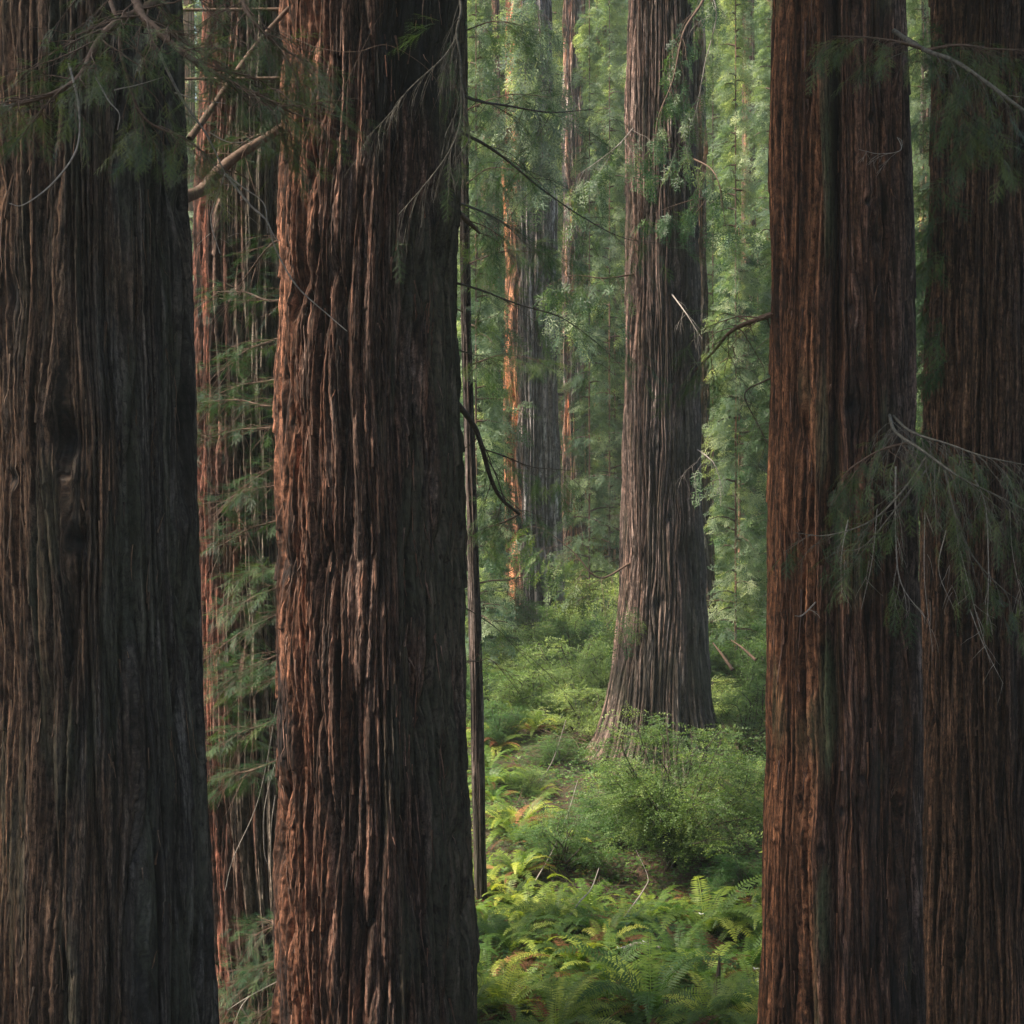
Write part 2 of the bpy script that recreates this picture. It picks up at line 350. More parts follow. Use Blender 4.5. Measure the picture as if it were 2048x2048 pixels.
tree('A', 'massive dark shadowed redwood filling the left edge, with a round black knot hole',
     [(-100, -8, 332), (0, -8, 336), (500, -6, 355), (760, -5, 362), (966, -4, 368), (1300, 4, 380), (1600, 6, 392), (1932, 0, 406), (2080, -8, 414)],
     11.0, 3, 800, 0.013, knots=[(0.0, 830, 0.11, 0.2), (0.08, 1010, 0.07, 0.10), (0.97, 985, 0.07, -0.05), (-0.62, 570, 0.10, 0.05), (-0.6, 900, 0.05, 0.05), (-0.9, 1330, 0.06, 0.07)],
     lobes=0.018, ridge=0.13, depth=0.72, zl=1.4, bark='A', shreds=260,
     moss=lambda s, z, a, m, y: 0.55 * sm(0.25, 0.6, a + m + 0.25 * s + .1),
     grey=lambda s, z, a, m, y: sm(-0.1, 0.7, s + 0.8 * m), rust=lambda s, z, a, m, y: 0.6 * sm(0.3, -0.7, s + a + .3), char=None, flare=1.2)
tree('B', 'huge redwood left of centre, pinkish orange on its left, black burn scar high up',
     [(-100, 532, 884), (0, 531, 881), (200, 530, 874), (400, 529, 863), (560, 528, 857), (760, 527, 860), (966, 528, 867), (1300, 530, 877), (1600, 531, 889), (1932, 530, 903), (2080, 528, 914)],
     14.0, 5, 860, 0.015, knots=[(0.93, 395, 0.09, -0.07), (0.8, 400, 0.05, 0.05)],
     grooves=[(-0.1, 0.05, 0.07), (0.42, 0.06, 0.06), (-.68, .04, .06), (.1, .03, .05)], lobes=0.035, ridge=0.14, depth=1.0, shreds=420,
     moss=lambda s, z, a, m, y: 0.75 * sm(0.2, 0.75, s + a * .8 + m) * sm(0.0, 0.5, s + .1),
     grey=lambda s, z, a, m, y: 0.8 * sm(0.1, 0.8, s + .5 * m + .4 * a),
     rust=lambda s, z, a, m, y: sm(-0.35, -0.8, s + 0.5 * a + 0.3 * m) * .9 + 0.5 * sm(0.25, 0.6, a),
     char=lambda s, z, a, m, y: sm(0.14, 0.3, s + .25 * m) * sm(0.86, 0.7, s + .2 * a) * sm(2.2, 3.1, z - 0.8 * (s - .5) + 1.0 * m + .6 * a) + 0.9 * sm(-.7, -.8, s) * sm(0.1, 0.3, m + a) * sm(1, 0, z))
tree('Gap', 'reddish stringy-barked redwood trunk in the gap behind the two left giants',
     [(-100, 392, 610), (0, 388, 612), (500, 366, 616), (966, 368, 622), (1300, 376, 632), (1500, 384, 640), (1700, 396, 650), (1932, 412, 665), (1960, 412, 668)],
     17.6, 9, 620, 0.02, bark='A2', ridge=0.13, depth=0.9, lobes=0.03, knots=[(-0.25, 1190, 0.08, 0.06)], zl=1.3,
     rust=lambda s, z, a, m, y: sm(-0.45, -0.85, s + 0.3 * m + .2 * a) + .25, grey=lambda s, z, a, m, y: sm(-0.5, 0.1, s + a * .6), flare=1.15,
     moss=lambda s, z, a, m, y: .35 * sm(-.2, .5, s + m))
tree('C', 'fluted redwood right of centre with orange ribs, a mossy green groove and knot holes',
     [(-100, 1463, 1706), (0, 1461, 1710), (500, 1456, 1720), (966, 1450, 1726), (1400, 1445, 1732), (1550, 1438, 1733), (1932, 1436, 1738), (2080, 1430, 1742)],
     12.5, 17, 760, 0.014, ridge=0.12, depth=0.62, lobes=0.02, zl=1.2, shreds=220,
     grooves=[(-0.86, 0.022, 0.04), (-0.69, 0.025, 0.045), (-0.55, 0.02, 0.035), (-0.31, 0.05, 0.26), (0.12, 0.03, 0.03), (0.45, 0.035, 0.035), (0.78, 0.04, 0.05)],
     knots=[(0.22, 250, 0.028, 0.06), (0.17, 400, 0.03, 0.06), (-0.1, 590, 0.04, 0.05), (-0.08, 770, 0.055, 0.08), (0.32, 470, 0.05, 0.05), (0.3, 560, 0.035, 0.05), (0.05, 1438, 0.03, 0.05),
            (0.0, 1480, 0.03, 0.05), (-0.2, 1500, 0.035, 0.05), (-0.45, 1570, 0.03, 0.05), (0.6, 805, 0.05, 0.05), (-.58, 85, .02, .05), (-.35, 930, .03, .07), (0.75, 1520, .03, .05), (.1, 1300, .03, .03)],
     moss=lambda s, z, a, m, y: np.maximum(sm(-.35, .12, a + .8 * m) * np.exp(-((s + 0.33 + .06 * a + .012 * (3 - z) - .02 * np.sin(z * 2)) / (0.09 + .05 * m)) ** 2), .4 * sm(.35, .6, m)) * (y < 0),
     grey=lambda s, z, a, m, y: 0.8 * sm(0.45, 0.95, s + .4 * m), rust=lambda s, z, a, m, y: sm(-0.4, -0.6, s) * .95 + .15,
     char=lambda s, z, a, m, y: 0.9 * np.exp(-((s + 0.32) / 0.07) ** 2) * sm(-1.0, 1.8, z + 2 * m) + .8 * sm(.25, .5, m + a) * sm(-.1, .3, s) * sm(-1, -2.5, z))  # deep shade of the cleft painted black, plus char patches low down
tree('D', 'redwood cut off by the right edge, orange brown on its left, grey on its right',
     [(-100, 1764, 2010), (0, 1763, 2014), (400, 1757, 2024), (800, 1747, 2036), (1200, 1737, 2046), (1500, 1735, 2056), (1932, 1736, 2066), (2040, 1735, 2070)],
     16.0, 23, 760, 0.017, ridge=0.11, depth=0.85, lobes=0.02, shreds=260, knots=[(0.45, 540, 0.05, 0.05), (0.05, 400, 0.06, -0.03), (0.1, 1480, 0.09, 0.04), (0.35, 1470, 0.08, 0.05), (-.02, 1700, .07, .04)],
     rust=lambda s, z, a, m, y: sm(-0.1, -0.6, s + .3 * a) * .8 + .15 * (s < .3), grey=lambda s, z, a, m, y: sm(-0.25, 0.45, s + .4 * a + .3 * m), zl=1.4)
tree('M', 'broad redwood standing alone in the middle distance with a flared mossy base behind the shrub',
     [(-100, 1186, 1308), (0, 1184, 1310), (300, 1181, 1315), (600, 1178, 1320), (966, 1173, 1324), (1100, 1168, 1328), (1250, 1156, 1334), (1330, 1147, 1340), (1400, 1137, 1349), (1450, 1126, 1358)],
     30.0, 31, 640, 0.035, z_top=34, ridge=0.115, depth=1.0, lobes=0.04, knots=[(0.25, 530, 0.1, 0.08), (0.3, 560, .1, .08), (-0.35, 600, 0.08, 0.06), (0.1, 975, 0.1, 0.07), (-.15, 1130, .1, .1), (-.2, 845, .08, .06), (.6, 575, .07, .06)],
     moss=lambda s, z, a, m, y: 0.5 * sm(0.0, 0.5, a + m + .35 * s) + .3 * sm(-2, -5, z), grey=lambda s, z, a, m, y: .7 * sm(0.3, 0.9, s + .5 * m),
     rust=lambda s, z, a, m, y: .45 * sm(.1, .4, a) + .3 * sm(-.5, -.9, s), feet=(0.5, 0.7), zl=1.5)
tree('M2', 'slimmer grey-green redwood trunk half hidden behind the right side of the middle redwood',
     [(-100, 1272, 1326), (0, 1270, 1328), (600, 1266, 1334), (966, 1264, 1345), (1200, 1262, 1355), (1290, 1258, 1360)],
     37.0, 37, 300, 0.06, bark='E', z_top=34, ridge=0.16, lobes=0.03, zl=1.5, moss=lambda s, z, a, m, y: .7 * sm(-.3, .3, a + m), feet=(0.1, 0.8))
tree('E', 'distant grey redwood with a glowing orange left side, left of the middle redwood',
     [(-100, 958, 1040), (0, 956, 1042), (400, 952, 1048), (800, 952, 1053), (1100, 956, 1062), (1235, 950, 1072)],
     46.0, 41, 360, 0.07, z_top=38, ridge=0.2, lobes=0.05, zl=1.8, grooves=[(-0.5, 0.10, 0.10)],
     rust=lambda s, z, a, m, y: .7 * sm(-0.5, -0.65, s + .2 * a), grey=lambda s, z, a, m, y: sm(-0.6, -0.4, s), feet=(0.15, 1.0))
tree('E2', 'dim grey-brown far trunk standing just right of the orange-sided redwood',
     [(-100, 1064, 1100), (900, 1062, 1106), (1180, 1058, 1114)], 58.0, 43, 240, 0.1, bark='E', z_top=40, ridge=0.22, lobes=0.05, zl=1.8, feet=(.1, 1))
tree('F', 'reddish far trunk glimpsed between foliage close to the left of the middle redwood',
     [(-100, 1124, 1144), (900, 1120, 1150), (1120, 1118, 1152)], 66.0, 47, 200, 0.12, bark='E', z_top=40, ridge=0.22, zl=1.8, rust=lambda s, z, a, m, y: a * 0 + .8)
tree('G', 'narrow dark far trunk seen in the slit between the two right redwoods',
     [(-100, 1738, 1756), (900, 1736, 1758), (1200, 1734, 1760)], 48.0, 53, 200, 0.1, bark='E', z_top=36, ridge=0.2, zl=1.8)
tree('T', 'thin straight brown young trunk beside the right edge of the left-centre giant',
     [(-100, 862, 880), (300, 865, 884), (600, 869, 889), (966, 880, 901), (1200, 884, 909), (1400, 888, 914), (1600, 892, 917), (1690, 893, 919)],
     20.6, 59, 120, 0.03, bark='M', z_top=20, ridge=0.045, depth=.6, lobes=0.004, nl=5, rust=lambda s, z, a, m, y: .06 + a * 0, grey=lambda s, z, a, m, y: .5 + a * 0, moss=lambda s, z, a, m, y: .6 * sm(-4.5, -5.6, z + m))
# slender far trunks
for (xa, xb, yd, d, sd, lab) in [(1408, 1414, 1180, 60, 61, 'thin dark pole-like trunk in the far woods left of the fluted right trunk'),
                             (1384, 1389, 1130, 70, 62, 'very slender far pole trunk between the middle redwood and the fluted right trunk'),
                             (1436, 1441, 1120, 64, 63, 'slender far pole trunk almost touching the left edge of the fluted right trunk'),
                             (928, 944, 1180, 54, 64, 'far brown trunk rising just left of the orange-sided redwood'),
                             (1098, 1106, 1120, 80, 65, 'slim pale far trunk deep in the woods left of the middle redwood')]:
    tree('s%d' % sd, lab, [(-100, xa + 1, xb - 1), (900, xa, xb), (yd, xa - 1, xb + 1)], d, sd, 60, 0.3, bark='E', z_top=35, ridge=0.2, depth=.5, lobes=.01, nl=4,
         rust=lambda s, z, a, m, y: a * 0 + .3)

# ------------------------------------------------------------ foliage templates and growth
def kite(a, dirv, up, ln, w, fold=0.0):
    dirv = dirv / np.linalg.norm(dirv); s = np.cross(up, dirv); s /= np.linalg.norm(s) + 1e-9
    mid = a + dirv * ln * 0.45
    return [a, mid + s * w / 2 + up * fold, a + dirv * ln, mid - s * w / 2 + up * fold]

def t_near(seed):                            # needle-bearing spray, x along, about 0.3 m long
    r = np.random.RandomState(seed); V = []
    up = np.array([0, 0, 1.0])
    twigs = [(np.array([0, 0, 0.]), np.array([1, 0, -0.05]), 0.30)]
    for k in range(7):
        x = 0.03 + 0.036 * k; s = 1 if k % 2 else -1
        twigs.append((np.array([x, 0, -0.003 * k]), np.array([0.75, s * 0.75, -0.08 + r.randn() * .08]), (0.15 - 0.014 * k) * (0.8 + r.rand() * .4)))
    for o, dv, ln in twigs:
        dv = dv / np.linalg.norm(dv); side = np.cross(up, dv); nN = int(ln / 0.015)
        V += [o, o + dv * ln + side * 0.0, o + up * 0.002 + side * .002]
        for j in range(nN):
            t = (j + .5) / nN; p = o + dv * ln * t + up * (-0.25 * ln * t * t)
            l = 0.024 * math.sin(math.pi * min(1, t * .85 + .18)) + .004
            for s in (-1, 1):
                q = p + (side * s * 0.85 + dv * 0.55) * l + up * r.randn() * 0.002
                V += [p - dv * 0.0032, p + dv * 0.0032, q]
    V = np.array(V); return V, np.arange(len(V)).reshape(-1, 3)

def t_far(seed, n=9, ln=1.0, w=0.085, sub=3):      # feathery flat spray, unit length
    r = np.random.RandomState(seed); V = []; up = np.array([0, 0, 1.0])
    for k in range(n):
        t = 0.08 + 0.9 * k / n; s = 1 if k % 2 else -1
        o = np.array([t, 0, -0.18 * t * t]); L_ = (0.5 - 0.36 * t) * (0.7 + 0.6 * r.rand())
        dv = np.array([0.7, s * (0.6 + .3 * r.rand()), -0.2 + r.randn() * .15]); dv /= np.linalg.norm(dv)
        side = np.cross(up, dv)
        for j in range(sub):
            p = o + dv * L_ * (j + .2) / sub; a = r.randn() * .5 + (0.6 if j % 2 else -0.6)
            d2 = dv * math.cos(a) + side * math.sin(a) + up * r.randn() * .2
            l2 = L_ * 0.6; wv = side * math.cos(a) - dv * math.sin(a)
            V += [p - wv * w * .35, p + wv * w * .35, p + d2 * l2]
    V.append([0, -.006, 0]); V.append([0, .006, 0]); V.append([1, 0, -.2])
    V = np.array(V); return V, np.arange(len(V)).reshape(-1, 3)

def t_leafy(seed, n=11, leaf=0.11):          # twig of small oval leaves, unit length
    r = np.random.RandomState(seed); V = []
    for k in range(n):
        t = 0.05 + 0.95 * k / n; s = 1 if k % 2 else -1
        p = np.array([t, 0, 0.05 * math.sin(t * 3) - .12 * t * t]); up = np.array([r.randn() * .35, r.randn() * .35, 1.0]); up /= np.linalg.norm(up)
        V += kite(p, np.array([0.45 + r.randn() * .2, s * 0.9, r.randn() * .25]), up, leaf * (0.8 + r.rand() * .5), leaf * 0.55, 0.0)
        if k % 3 == 0: V += kite(p + [0, 0, .02], np.array([0.8, r.randn() * .5, 0.5]), up, leaf, leaf * 0.5)
    V = np.array(V, dtype=float); return V, np.arange(len(V)).reshape(-1, 4)

def frames(axis, tilt=0.35, rs=RS):
    a = axis / (np.linalg.norm(axis, axis=1, keepdims=True) + 1e-9)
    up = np.array([0, 0, 1.0]) + rs.randn(len(a), 3) * tilt
    b_ = np.cross(up, a); b_ /= np.linalg.norm(b_, axis=1, keepdims=True) + 1e-9
    n_ = np.cross(a, b_)
    return np.stack([a, b_, n_], -1)         # columns

def scatter(tmpls, pos, axis, scale, tilt=0.35, rs=RS, rnd=None):
    pos = np.asarray(pos, float); axis = np.asarray(axis, float); scale = np.asarray(scale, float)
    Mx = frames(axis, tilt, rs) * scale[:, None, None]
    Vs, Fs, A = [], [], []; off = 0
    pick = rs.randint(len(tmpls), size=len(pos)); rnd = rs.rand(len(pos)) if rnd is None else rnd
    for k, (TV, TF) in enumerate(tmpls):
        s = np.where(pick == k)[0]
        if not len(s): continue
        V = np.einsum('nij,vj->nvi', Mx[s], TV) + pos[s][:, None]
        F = TF[None] + (np.arange(len(s)) * len(TV))[:, None, None] + off
        Vs.append(V.reshape(-1, 3)); Fs.append(F.reshape(-1, TF.shape[1])); off += len(s) * len(TV)
        A.append(np.repeat(rnd[s], len(TV)))
    return np.concatenate(Vs), np.concatenate(Fs), np.concatenate(A)

NEAR = [t_near(s) for s in range(4)]; FAR = [t_far(s) for s in range(5)]; MID = [t_far(20 + s, 12, 1, .08, 3) for s in range(4)]
LEAFY = [t_leafy(s) for s in range(4)]

def spline(pts, n=8):
    pts = [np.asarray(p, float) for p in pts]
    if len(pts) < 3: return [pts[0] + (pts[1] - pts[0]) * t for t in np.linspace(0, 1, n)]
    q = [2 * pts[0] - pts[1]] + pts + [2 * pts[-1] - pts[-2]]; out = []
    for i in range(1, len(q) - 2):
        for t in np.linspace(0, 1, n, endpoint=False):
            out.append(0.5 * ((2 * q[i]) + (-q[i - 1] + q[i + 1]) * t + (2 * q[i - 1] - 5 * q[i] + 4 * q[i + 1] - q[i + 2]) * t * t + (-q[i - 1] + 3 * q[i] - 3 * q[i + 1] + q[i + 2]) * t ** 3))
    out.append(pts[-1]); return out

class Wood:
    def __init__(s): s.V = []; s.F = []; s.n = 0
    def tube(s, pts, r0, r1, k=6, jit=0.0):
        pts = np.array(pts); n = len(pts); T = np.gradient(pts, axis=0); T /= np.linalg.norm(T, axis=1, keepdims=True) + 1e-9
        up = np.array([0.3, 0.2, 1.0]); A = np.cross(T, up); A /= np.linalg.norm(A, axis=1, keepdims=True) + 1e-9; B = np.cross(T, A)
        rad = np.linspace(r0, r1, n)[:, None] * (1 + jit * RS.randn(n, 1))
        an = np.arange(k) / k * 2 * np.pi
        V = pts[:, None] + (A[:, None] * np.cos(an)[None, :, None] + B[:, None] * np.sin(an)[None, :, None]) * rad[:, None]
        i = np.arange(n - 1)[:, None] * k + np.arange(k)[None]; j = np.arange(n - 1)[:, None] * k + (np.arange(k)[None] + 1) % k
        s.F.append(np.stack([i, j, j + k, i + k], -1).reshape(-1, 4) + s.n); s.V.append(V.reshape(-1, 3)); s.n += n * k
    def mesh(s, name, mat): return mesh_np(name, np.concatenate(s.V), np.concatenate(s.F), mat, smooth=True)

def rv(s=1.0): return RS.randn(3) * s

def wander(p, dv, ln, n=7, droop=0.15, wig=0.18):
    pts = [np.array(p)]; dv = dv / np.linalg.norm(dv)
    for k in range(n):
        dv = dv + rv(wig) * 0.6 + np.array([0, 0, -droop / n * 2]); dv /= np.linalg.norm(dv)
        pts.append(pts[-1] + dv * ln / n)
    return pts

def grow(W, S, main, r0, r1, nsub, sublen, leafy=1.0, droop=0.4, bias=(0, 0, 0), spray=0.3, start=0.15, twiggy=3, depthk=1.0, jit=.04):
    """main limb, side twigs and sub-twigs as tubes in W; needle sprays recorded in S"""
    pts = spline(main, 8); W.tube(pts, r0, r1, 7, jit)
    n = len(pts)
    for q in range(nsub):
        t = start + (1 - start) * (q + RS.rand()) / nsub; i = min(n - 2, int(t * (n - 1))); p = pts[i]; tg = pts[i + 1] - pts[i]; tg = tg / np.linalg.norm(tg)
        lat = np.cross(tg, [0, 0, 1.0]); lat *= (1 if q % 2 else -1)
        dv = tg * 0.6 + lat * (0.7 + .3 * RS.rand()) * depthk + np.array(bias) + rv(.2) + np.array([0, 0, -droop * .5])
        L_ = sublen * (0.5 + 0.8 * RS.rand()) * (1.1 - 0.4 * t)
        tw = wander(p, dv, L_, 7, droop); rr = max(0.0022, r0 * 0.28 * (1 - .6 * t)); W.tube(tw, rr, 0.0014, 4)
        for k in range(twiggy):
            j = 2 + RS.randint(5); d2 = (tw[j] - tw[j - 1]); d2 = d2 / np.linalg.norm(d2)
            l2 = np.cross(d2, [0, 0, 1.0]) * RS.choice([-1, 1]); d3 = d2 * .6 + l2 * .6 + rv(.25) + np.array([0, 0, -droop * .3])
            t2 = wander(tw[j], d3, L_ * (.25 + .3 * RS.rand()), 5, droop, .2); W.tube(t2, rr * .5, 0.001, 3)
            if RS.rand() < leafy * .8:
                S.append((t2[-1], t2[-1] - t2[-2], spray)); S.append((t2[2], t2[3] - t2[2] + rv(.1) * .1, spray * .8))
        if RS.rand() < leafy:
            S.append((tw[-1], tw[-1] - tw[-2], spray)); S.append((tw[4], tw[5] - tw[4], spray)); S.append((tw[5], (tw[5] - tw[4]) + rv(.05) , spray * .8))

def add_branch(key, W, S, mat, name='branch', tm=NEAR, fm='needle', tilt=.35, label=None):
    root, base, ed = TREES[key]
    br = link(name, W.mesh(name, M[mat]), root, -base)
    if label: br['label'] = label
    if S:
        pos, ax, sc = np.array([s[0] for s in S]), np.array([s[1] for s in S]), np.array([s[2] for s in S]) / (0.3 if tm is NEAR else 1)
        V, F, A = scatter(tm, pos, ax, sc * (0.75 + .5 * RS.rand(len(S))), tilt)
        link('foliage', mesh_np('foliage', V, F, M[fm], {'rnd': A}), br)
    return br

EDG = lambda k, yd, sx, out=-0.12: TREES[k][2](yd, sx, out)
EXEC_NEAR = True

# big leafy limb hanging in front of the left giant, from above the frame
RS = np.random.RandomState(101)
W, S = Wood(), []
s0 = EDG('A', -260, 0.5)
grow(W, S, [s0, P(330, -60, 9.6), P(200, 60, 9.0), P(145, 150, 8.8), P(60, 190, 8.8), P(-20, 205, 8.9)], .035, .006, 30, .6, .6, .15, (0, -.1, .08), .17, .2, 6)
add_branch('A', W, S, 'twig')
W, S = Wood(), []
grow(W, S, [s0, P(250, -20, 9.3), P(300, 60, 9.0), P(390, 130, 8.9), P(480, 175, 8.9), P(555, 215, 9.0)], .035, .005, 40, .6, .6, .15, (0, -.1, .08), .17, .12, 6)
add_branch('A', W, S, 'twig')
W, S = Wood(), []
grow(W, S, [EDG('A', -200, .7), P(420, -60, 9.9), P(470, 30, 9.6), P(520, 80, 9.6), P(580, 120, 9.7)], .025, .004, 26, .55, .6, .3, (0, 0, .05), .17, .2, 6)
add_branch('A', W, S, 'twig')
W, S = Wood(), []
grow(W, S, [EDG('A', -150, 0), P(215, 20, 9.4), P(230, 110, 9.2), P(270, 220, 9.1), P(350, 262, 9.1), P(400, 300, 9.1)], .018, .003, 24, .42, .7, .3, (0, 0, .05), .16, .25, 5)
add_branch('A', W, S, 'twig')
# pale bare hanging twigs
W = Wood()
for ps, r0 in [([P(130, 120, 8.7), P(148, 200, 8.7), P(145, 280, 8.7), P(100, 345, 8.7), P(45, 386, 8.7), P(18, 384, 8.7)], .008),
               ([P(180, 145, 8.8), P(205, 190, 8.8), P(225, 215, 8.8), P(222, 245, 8.8)], .006), ([P(215, 170, 8.9), P(260, 160, 8.9), P(310, 145, 8.9)], .004)]:
    W.tube(spline(ps), r0, r0 * .35, 5, .08)
add_branch('A', W, [], 'pale', label='bare pale twig curling down in front of the dark trunk')
W = Wood()
p0 = P(425, 328, 9.6)
for ps, r0 in [([P(300, 100, 9.3), P(345, 190, 9.4), P(390, 255, 9.5), p0], .010), ([p0, P(405, 385, 9.6), P(398, 420, 9.6), P(415, 478, 9.6)], .007),
               ([p0, P(470, 385, 9.6), P(505, 420, 9.6), P(520, 470, 9.7), P(560, 540, 9.8), P(620, 595, 9.9), P(655, 625, 9.9)], .008),
               ([p0, P(460, 355, 9.6), P(498, 385, 9.6), P(505, 440, 9.6)], .006), ([P(505, 420, 9.6), P(520, 450, 9.6), P(530, 455, 9.6)], .004),
               ([P(395, 250, 9.5), P(430, 268, 9.5), P(462, 268, 9.5)], .005), ([P(330, 175, 9.4), P(380, 190, 9.4), P(425, 195, 9.4)], .006)]:
    W.tube(spline(ps), r0, r0 * .4, 5, .08)
for k in range(16):
    a = P(380 + 130 * RS.rand(), 340 + 120 * RS.rand(), 9.6); W.tube(wander(a, rv() + np.array([.3, 0, -.6]), .12, 4), .0025, .001, 3)
add_branch('A', W, [], 'pale', label='forked silvery bare twigs hanging across the gap')
# thick reddish limb crossing the gap
W, S = Wood(), []
W.tube(spline([EDG('A', 400, .9, -.2), P(375, 362, 12.6), P(405, 330, 12.9), P(450, 292, 13.3), P(500, 262, 13.6), P(540, 235, 14.0)]), .055, .038, 10, .05)
W.tube(spline([P(358, 262, 12.6), P(395, 210, 12.8), P(450, 130, 13.2), P(500, 65, 13.5), P(545, 15, 13.8)]), .03, .02, 8, .05)
for k in range(14):
    t = RS.rand(); a = P(375 + 150 * t, 362 - 115 * t, 12.6 + 1.2 * t); W.tube(wander(a, rv() + np.array([.2, 0, -.5]), .5, 6), .006, .0015, 4)
add_branch('A', W, S, 'twig', label='thick reddish brown bare limb slanting across the gap')

# foliage ladder in the gap, growing from the back of the left-centre giant
RS = np.random.RandomState(202)
ladder = [(0, 20, 380, 40), (150, 190, 400, 235), (240, 500, 420, 330), (470, 520, 400, 565), (560, 515, 390, 600), (640, 515, 385, 690), (700, 520, 385, 745), (770, 515, 372, 762), (800, 520, 370, 850), (870, 525, 400, 960),
          (930, 520, 430, 960), (975, 525, 390, 1010), (1060, 525, 440, 1075), (1110, 525, 400, 1150), (1180, 520, 385, 1235), (1240, 520, 380, 1275), (1290, 520, 380, 1330),
          (1380, 500, 382, 1405), (1470, 480, 385, 1510), (1790, 525, 430, 1850), (1840, 525, 410, 1900), (1900, 525, 420, 1930), (1750, 525, 470, 1765)]
for q, (ya, xa, xb, yb) in enumerate(ladder):
    W, S = Wood(), []; d1 = 14.9 + RS.rand() * 0.9; ya += RS.randn() * 12; yb += RS.randn() * 22; xb += RS.rand() * 35
    s0 = EDG('B', ya - 30, -.75); s0[1] = 14.4
    grow(W, S, [s0, P(xa, ya, 14.9), P((xa + xb) / 2, (ya + yb) / 2 - 8, d1), P(xb, yb, d1 + .3)], .013 + .007 * RS.rand(), .003, 24, .38, .62, .05, (0, 0, .06), .15 + .05 * RS.rand(), .12, 5, 1.2)
    for k in range(8):
        t = RS.rand(); a = P(xa + (xb - xa) * t, ya + (yb - ya) * t, d1); W.tube(wander(a, np.array([-.6, 0, -.7]) + rv(.4), .5 + .4 * RS.rand(), 6), .004, .0012, 3)
    add_branch('B', W, S, 'twig', fm='ladder', tilt=.14)
W = Wood()
for ps in [[P(530, 1290, 15), P(490, 1500, 15.2), P(440, 1620, 15.3), P(425, 1680, 15.3)], [P(525, 1420, 15), P(500, 1520, 15), P(498, 1600, 15), P(505, 1630, 15)],
           [P(520, 1500, 15), P(512, 1560, 15), P(510, 1640, 15)], [P(470, 1880, 14.9), P(455, 1900, 14.9), P(440, 1935, 14.9)], [P(455, 1900, 14.9), P(475, 1930, 14.9)], [P(528, 1850, 15), P(470, 1880, 14.9), P(430, 1905, 15)]]:
    W.tube(spline(ps), .008, .003, 5, .06)
add_branch('B', W, [], 'pale', label='pale dead twigs hanging low in the left gap')

# dead twigs drooping across the burn scar
RS = np.random.RandomState(303)
W, S = Wood(), []
grow(W, S, [EDG('B', -100, .8), P(868, 0, 12.9), P(862, 60, 12.8), P(870, 130, 12.8), P(868, 230, 12.8), P(845, 290, 12.8), P(800, 350, 12.8), P(752, 405, 12.8)], .014, .003, 26, .55, .05, .9, (-.5, 0, -.3), .2, .15, 4, .8)
grow(W, S, [P(862, 70, 12.8), P(835, 110, 12.8), P(775, 165, 12.8), P(735, 215, 12.8), P(690, 262, 12.8)], .009, .002, 20, .38, .0, .5, (-.3, 0, -.5), .2, .1, 4, .8)
grow(W, S, [P(870, 150, 12.8), P(878, 200, 12.8), P(885, 260, 12.9), P(860, 300, 12.9)], .008, .002, 10, .35, .1, .5, (0, 0, -.5), .2, .1, 3, .8)
for k in range(7): S.append((P(830 - 8 * k, 40 + 5 * k, 12.8), np.array([-1, 0, -.3]) + rv(.3), .25))
for k in range(5): S.append((P(868 + RS.randn() * 12, 130 + 12 * k, 12.8), np.array([.2, 0, -.6]) + rv(.3), .2))
add_branch('B', W, S, 'lich', label='grey dead twigs drooping over the burn scar')
W = Wood()
W.tube(spline([P(530, 60, 12.9), P(600, 90, 12.8), P(670, 98, 12.8), P(730, 85, 12.8), P(795, 120, 12.8), P(830, 160, 12.8)]), .004, .002, 4)
W.tube(spline([P(600, 270, 12.9), P(700, 60, 12.8), P(725, 20, 12.8)]), .003, .0015, 4)
add_branch('B', W, [], 'twig', label='hair-thin twig crossing the upper bark')

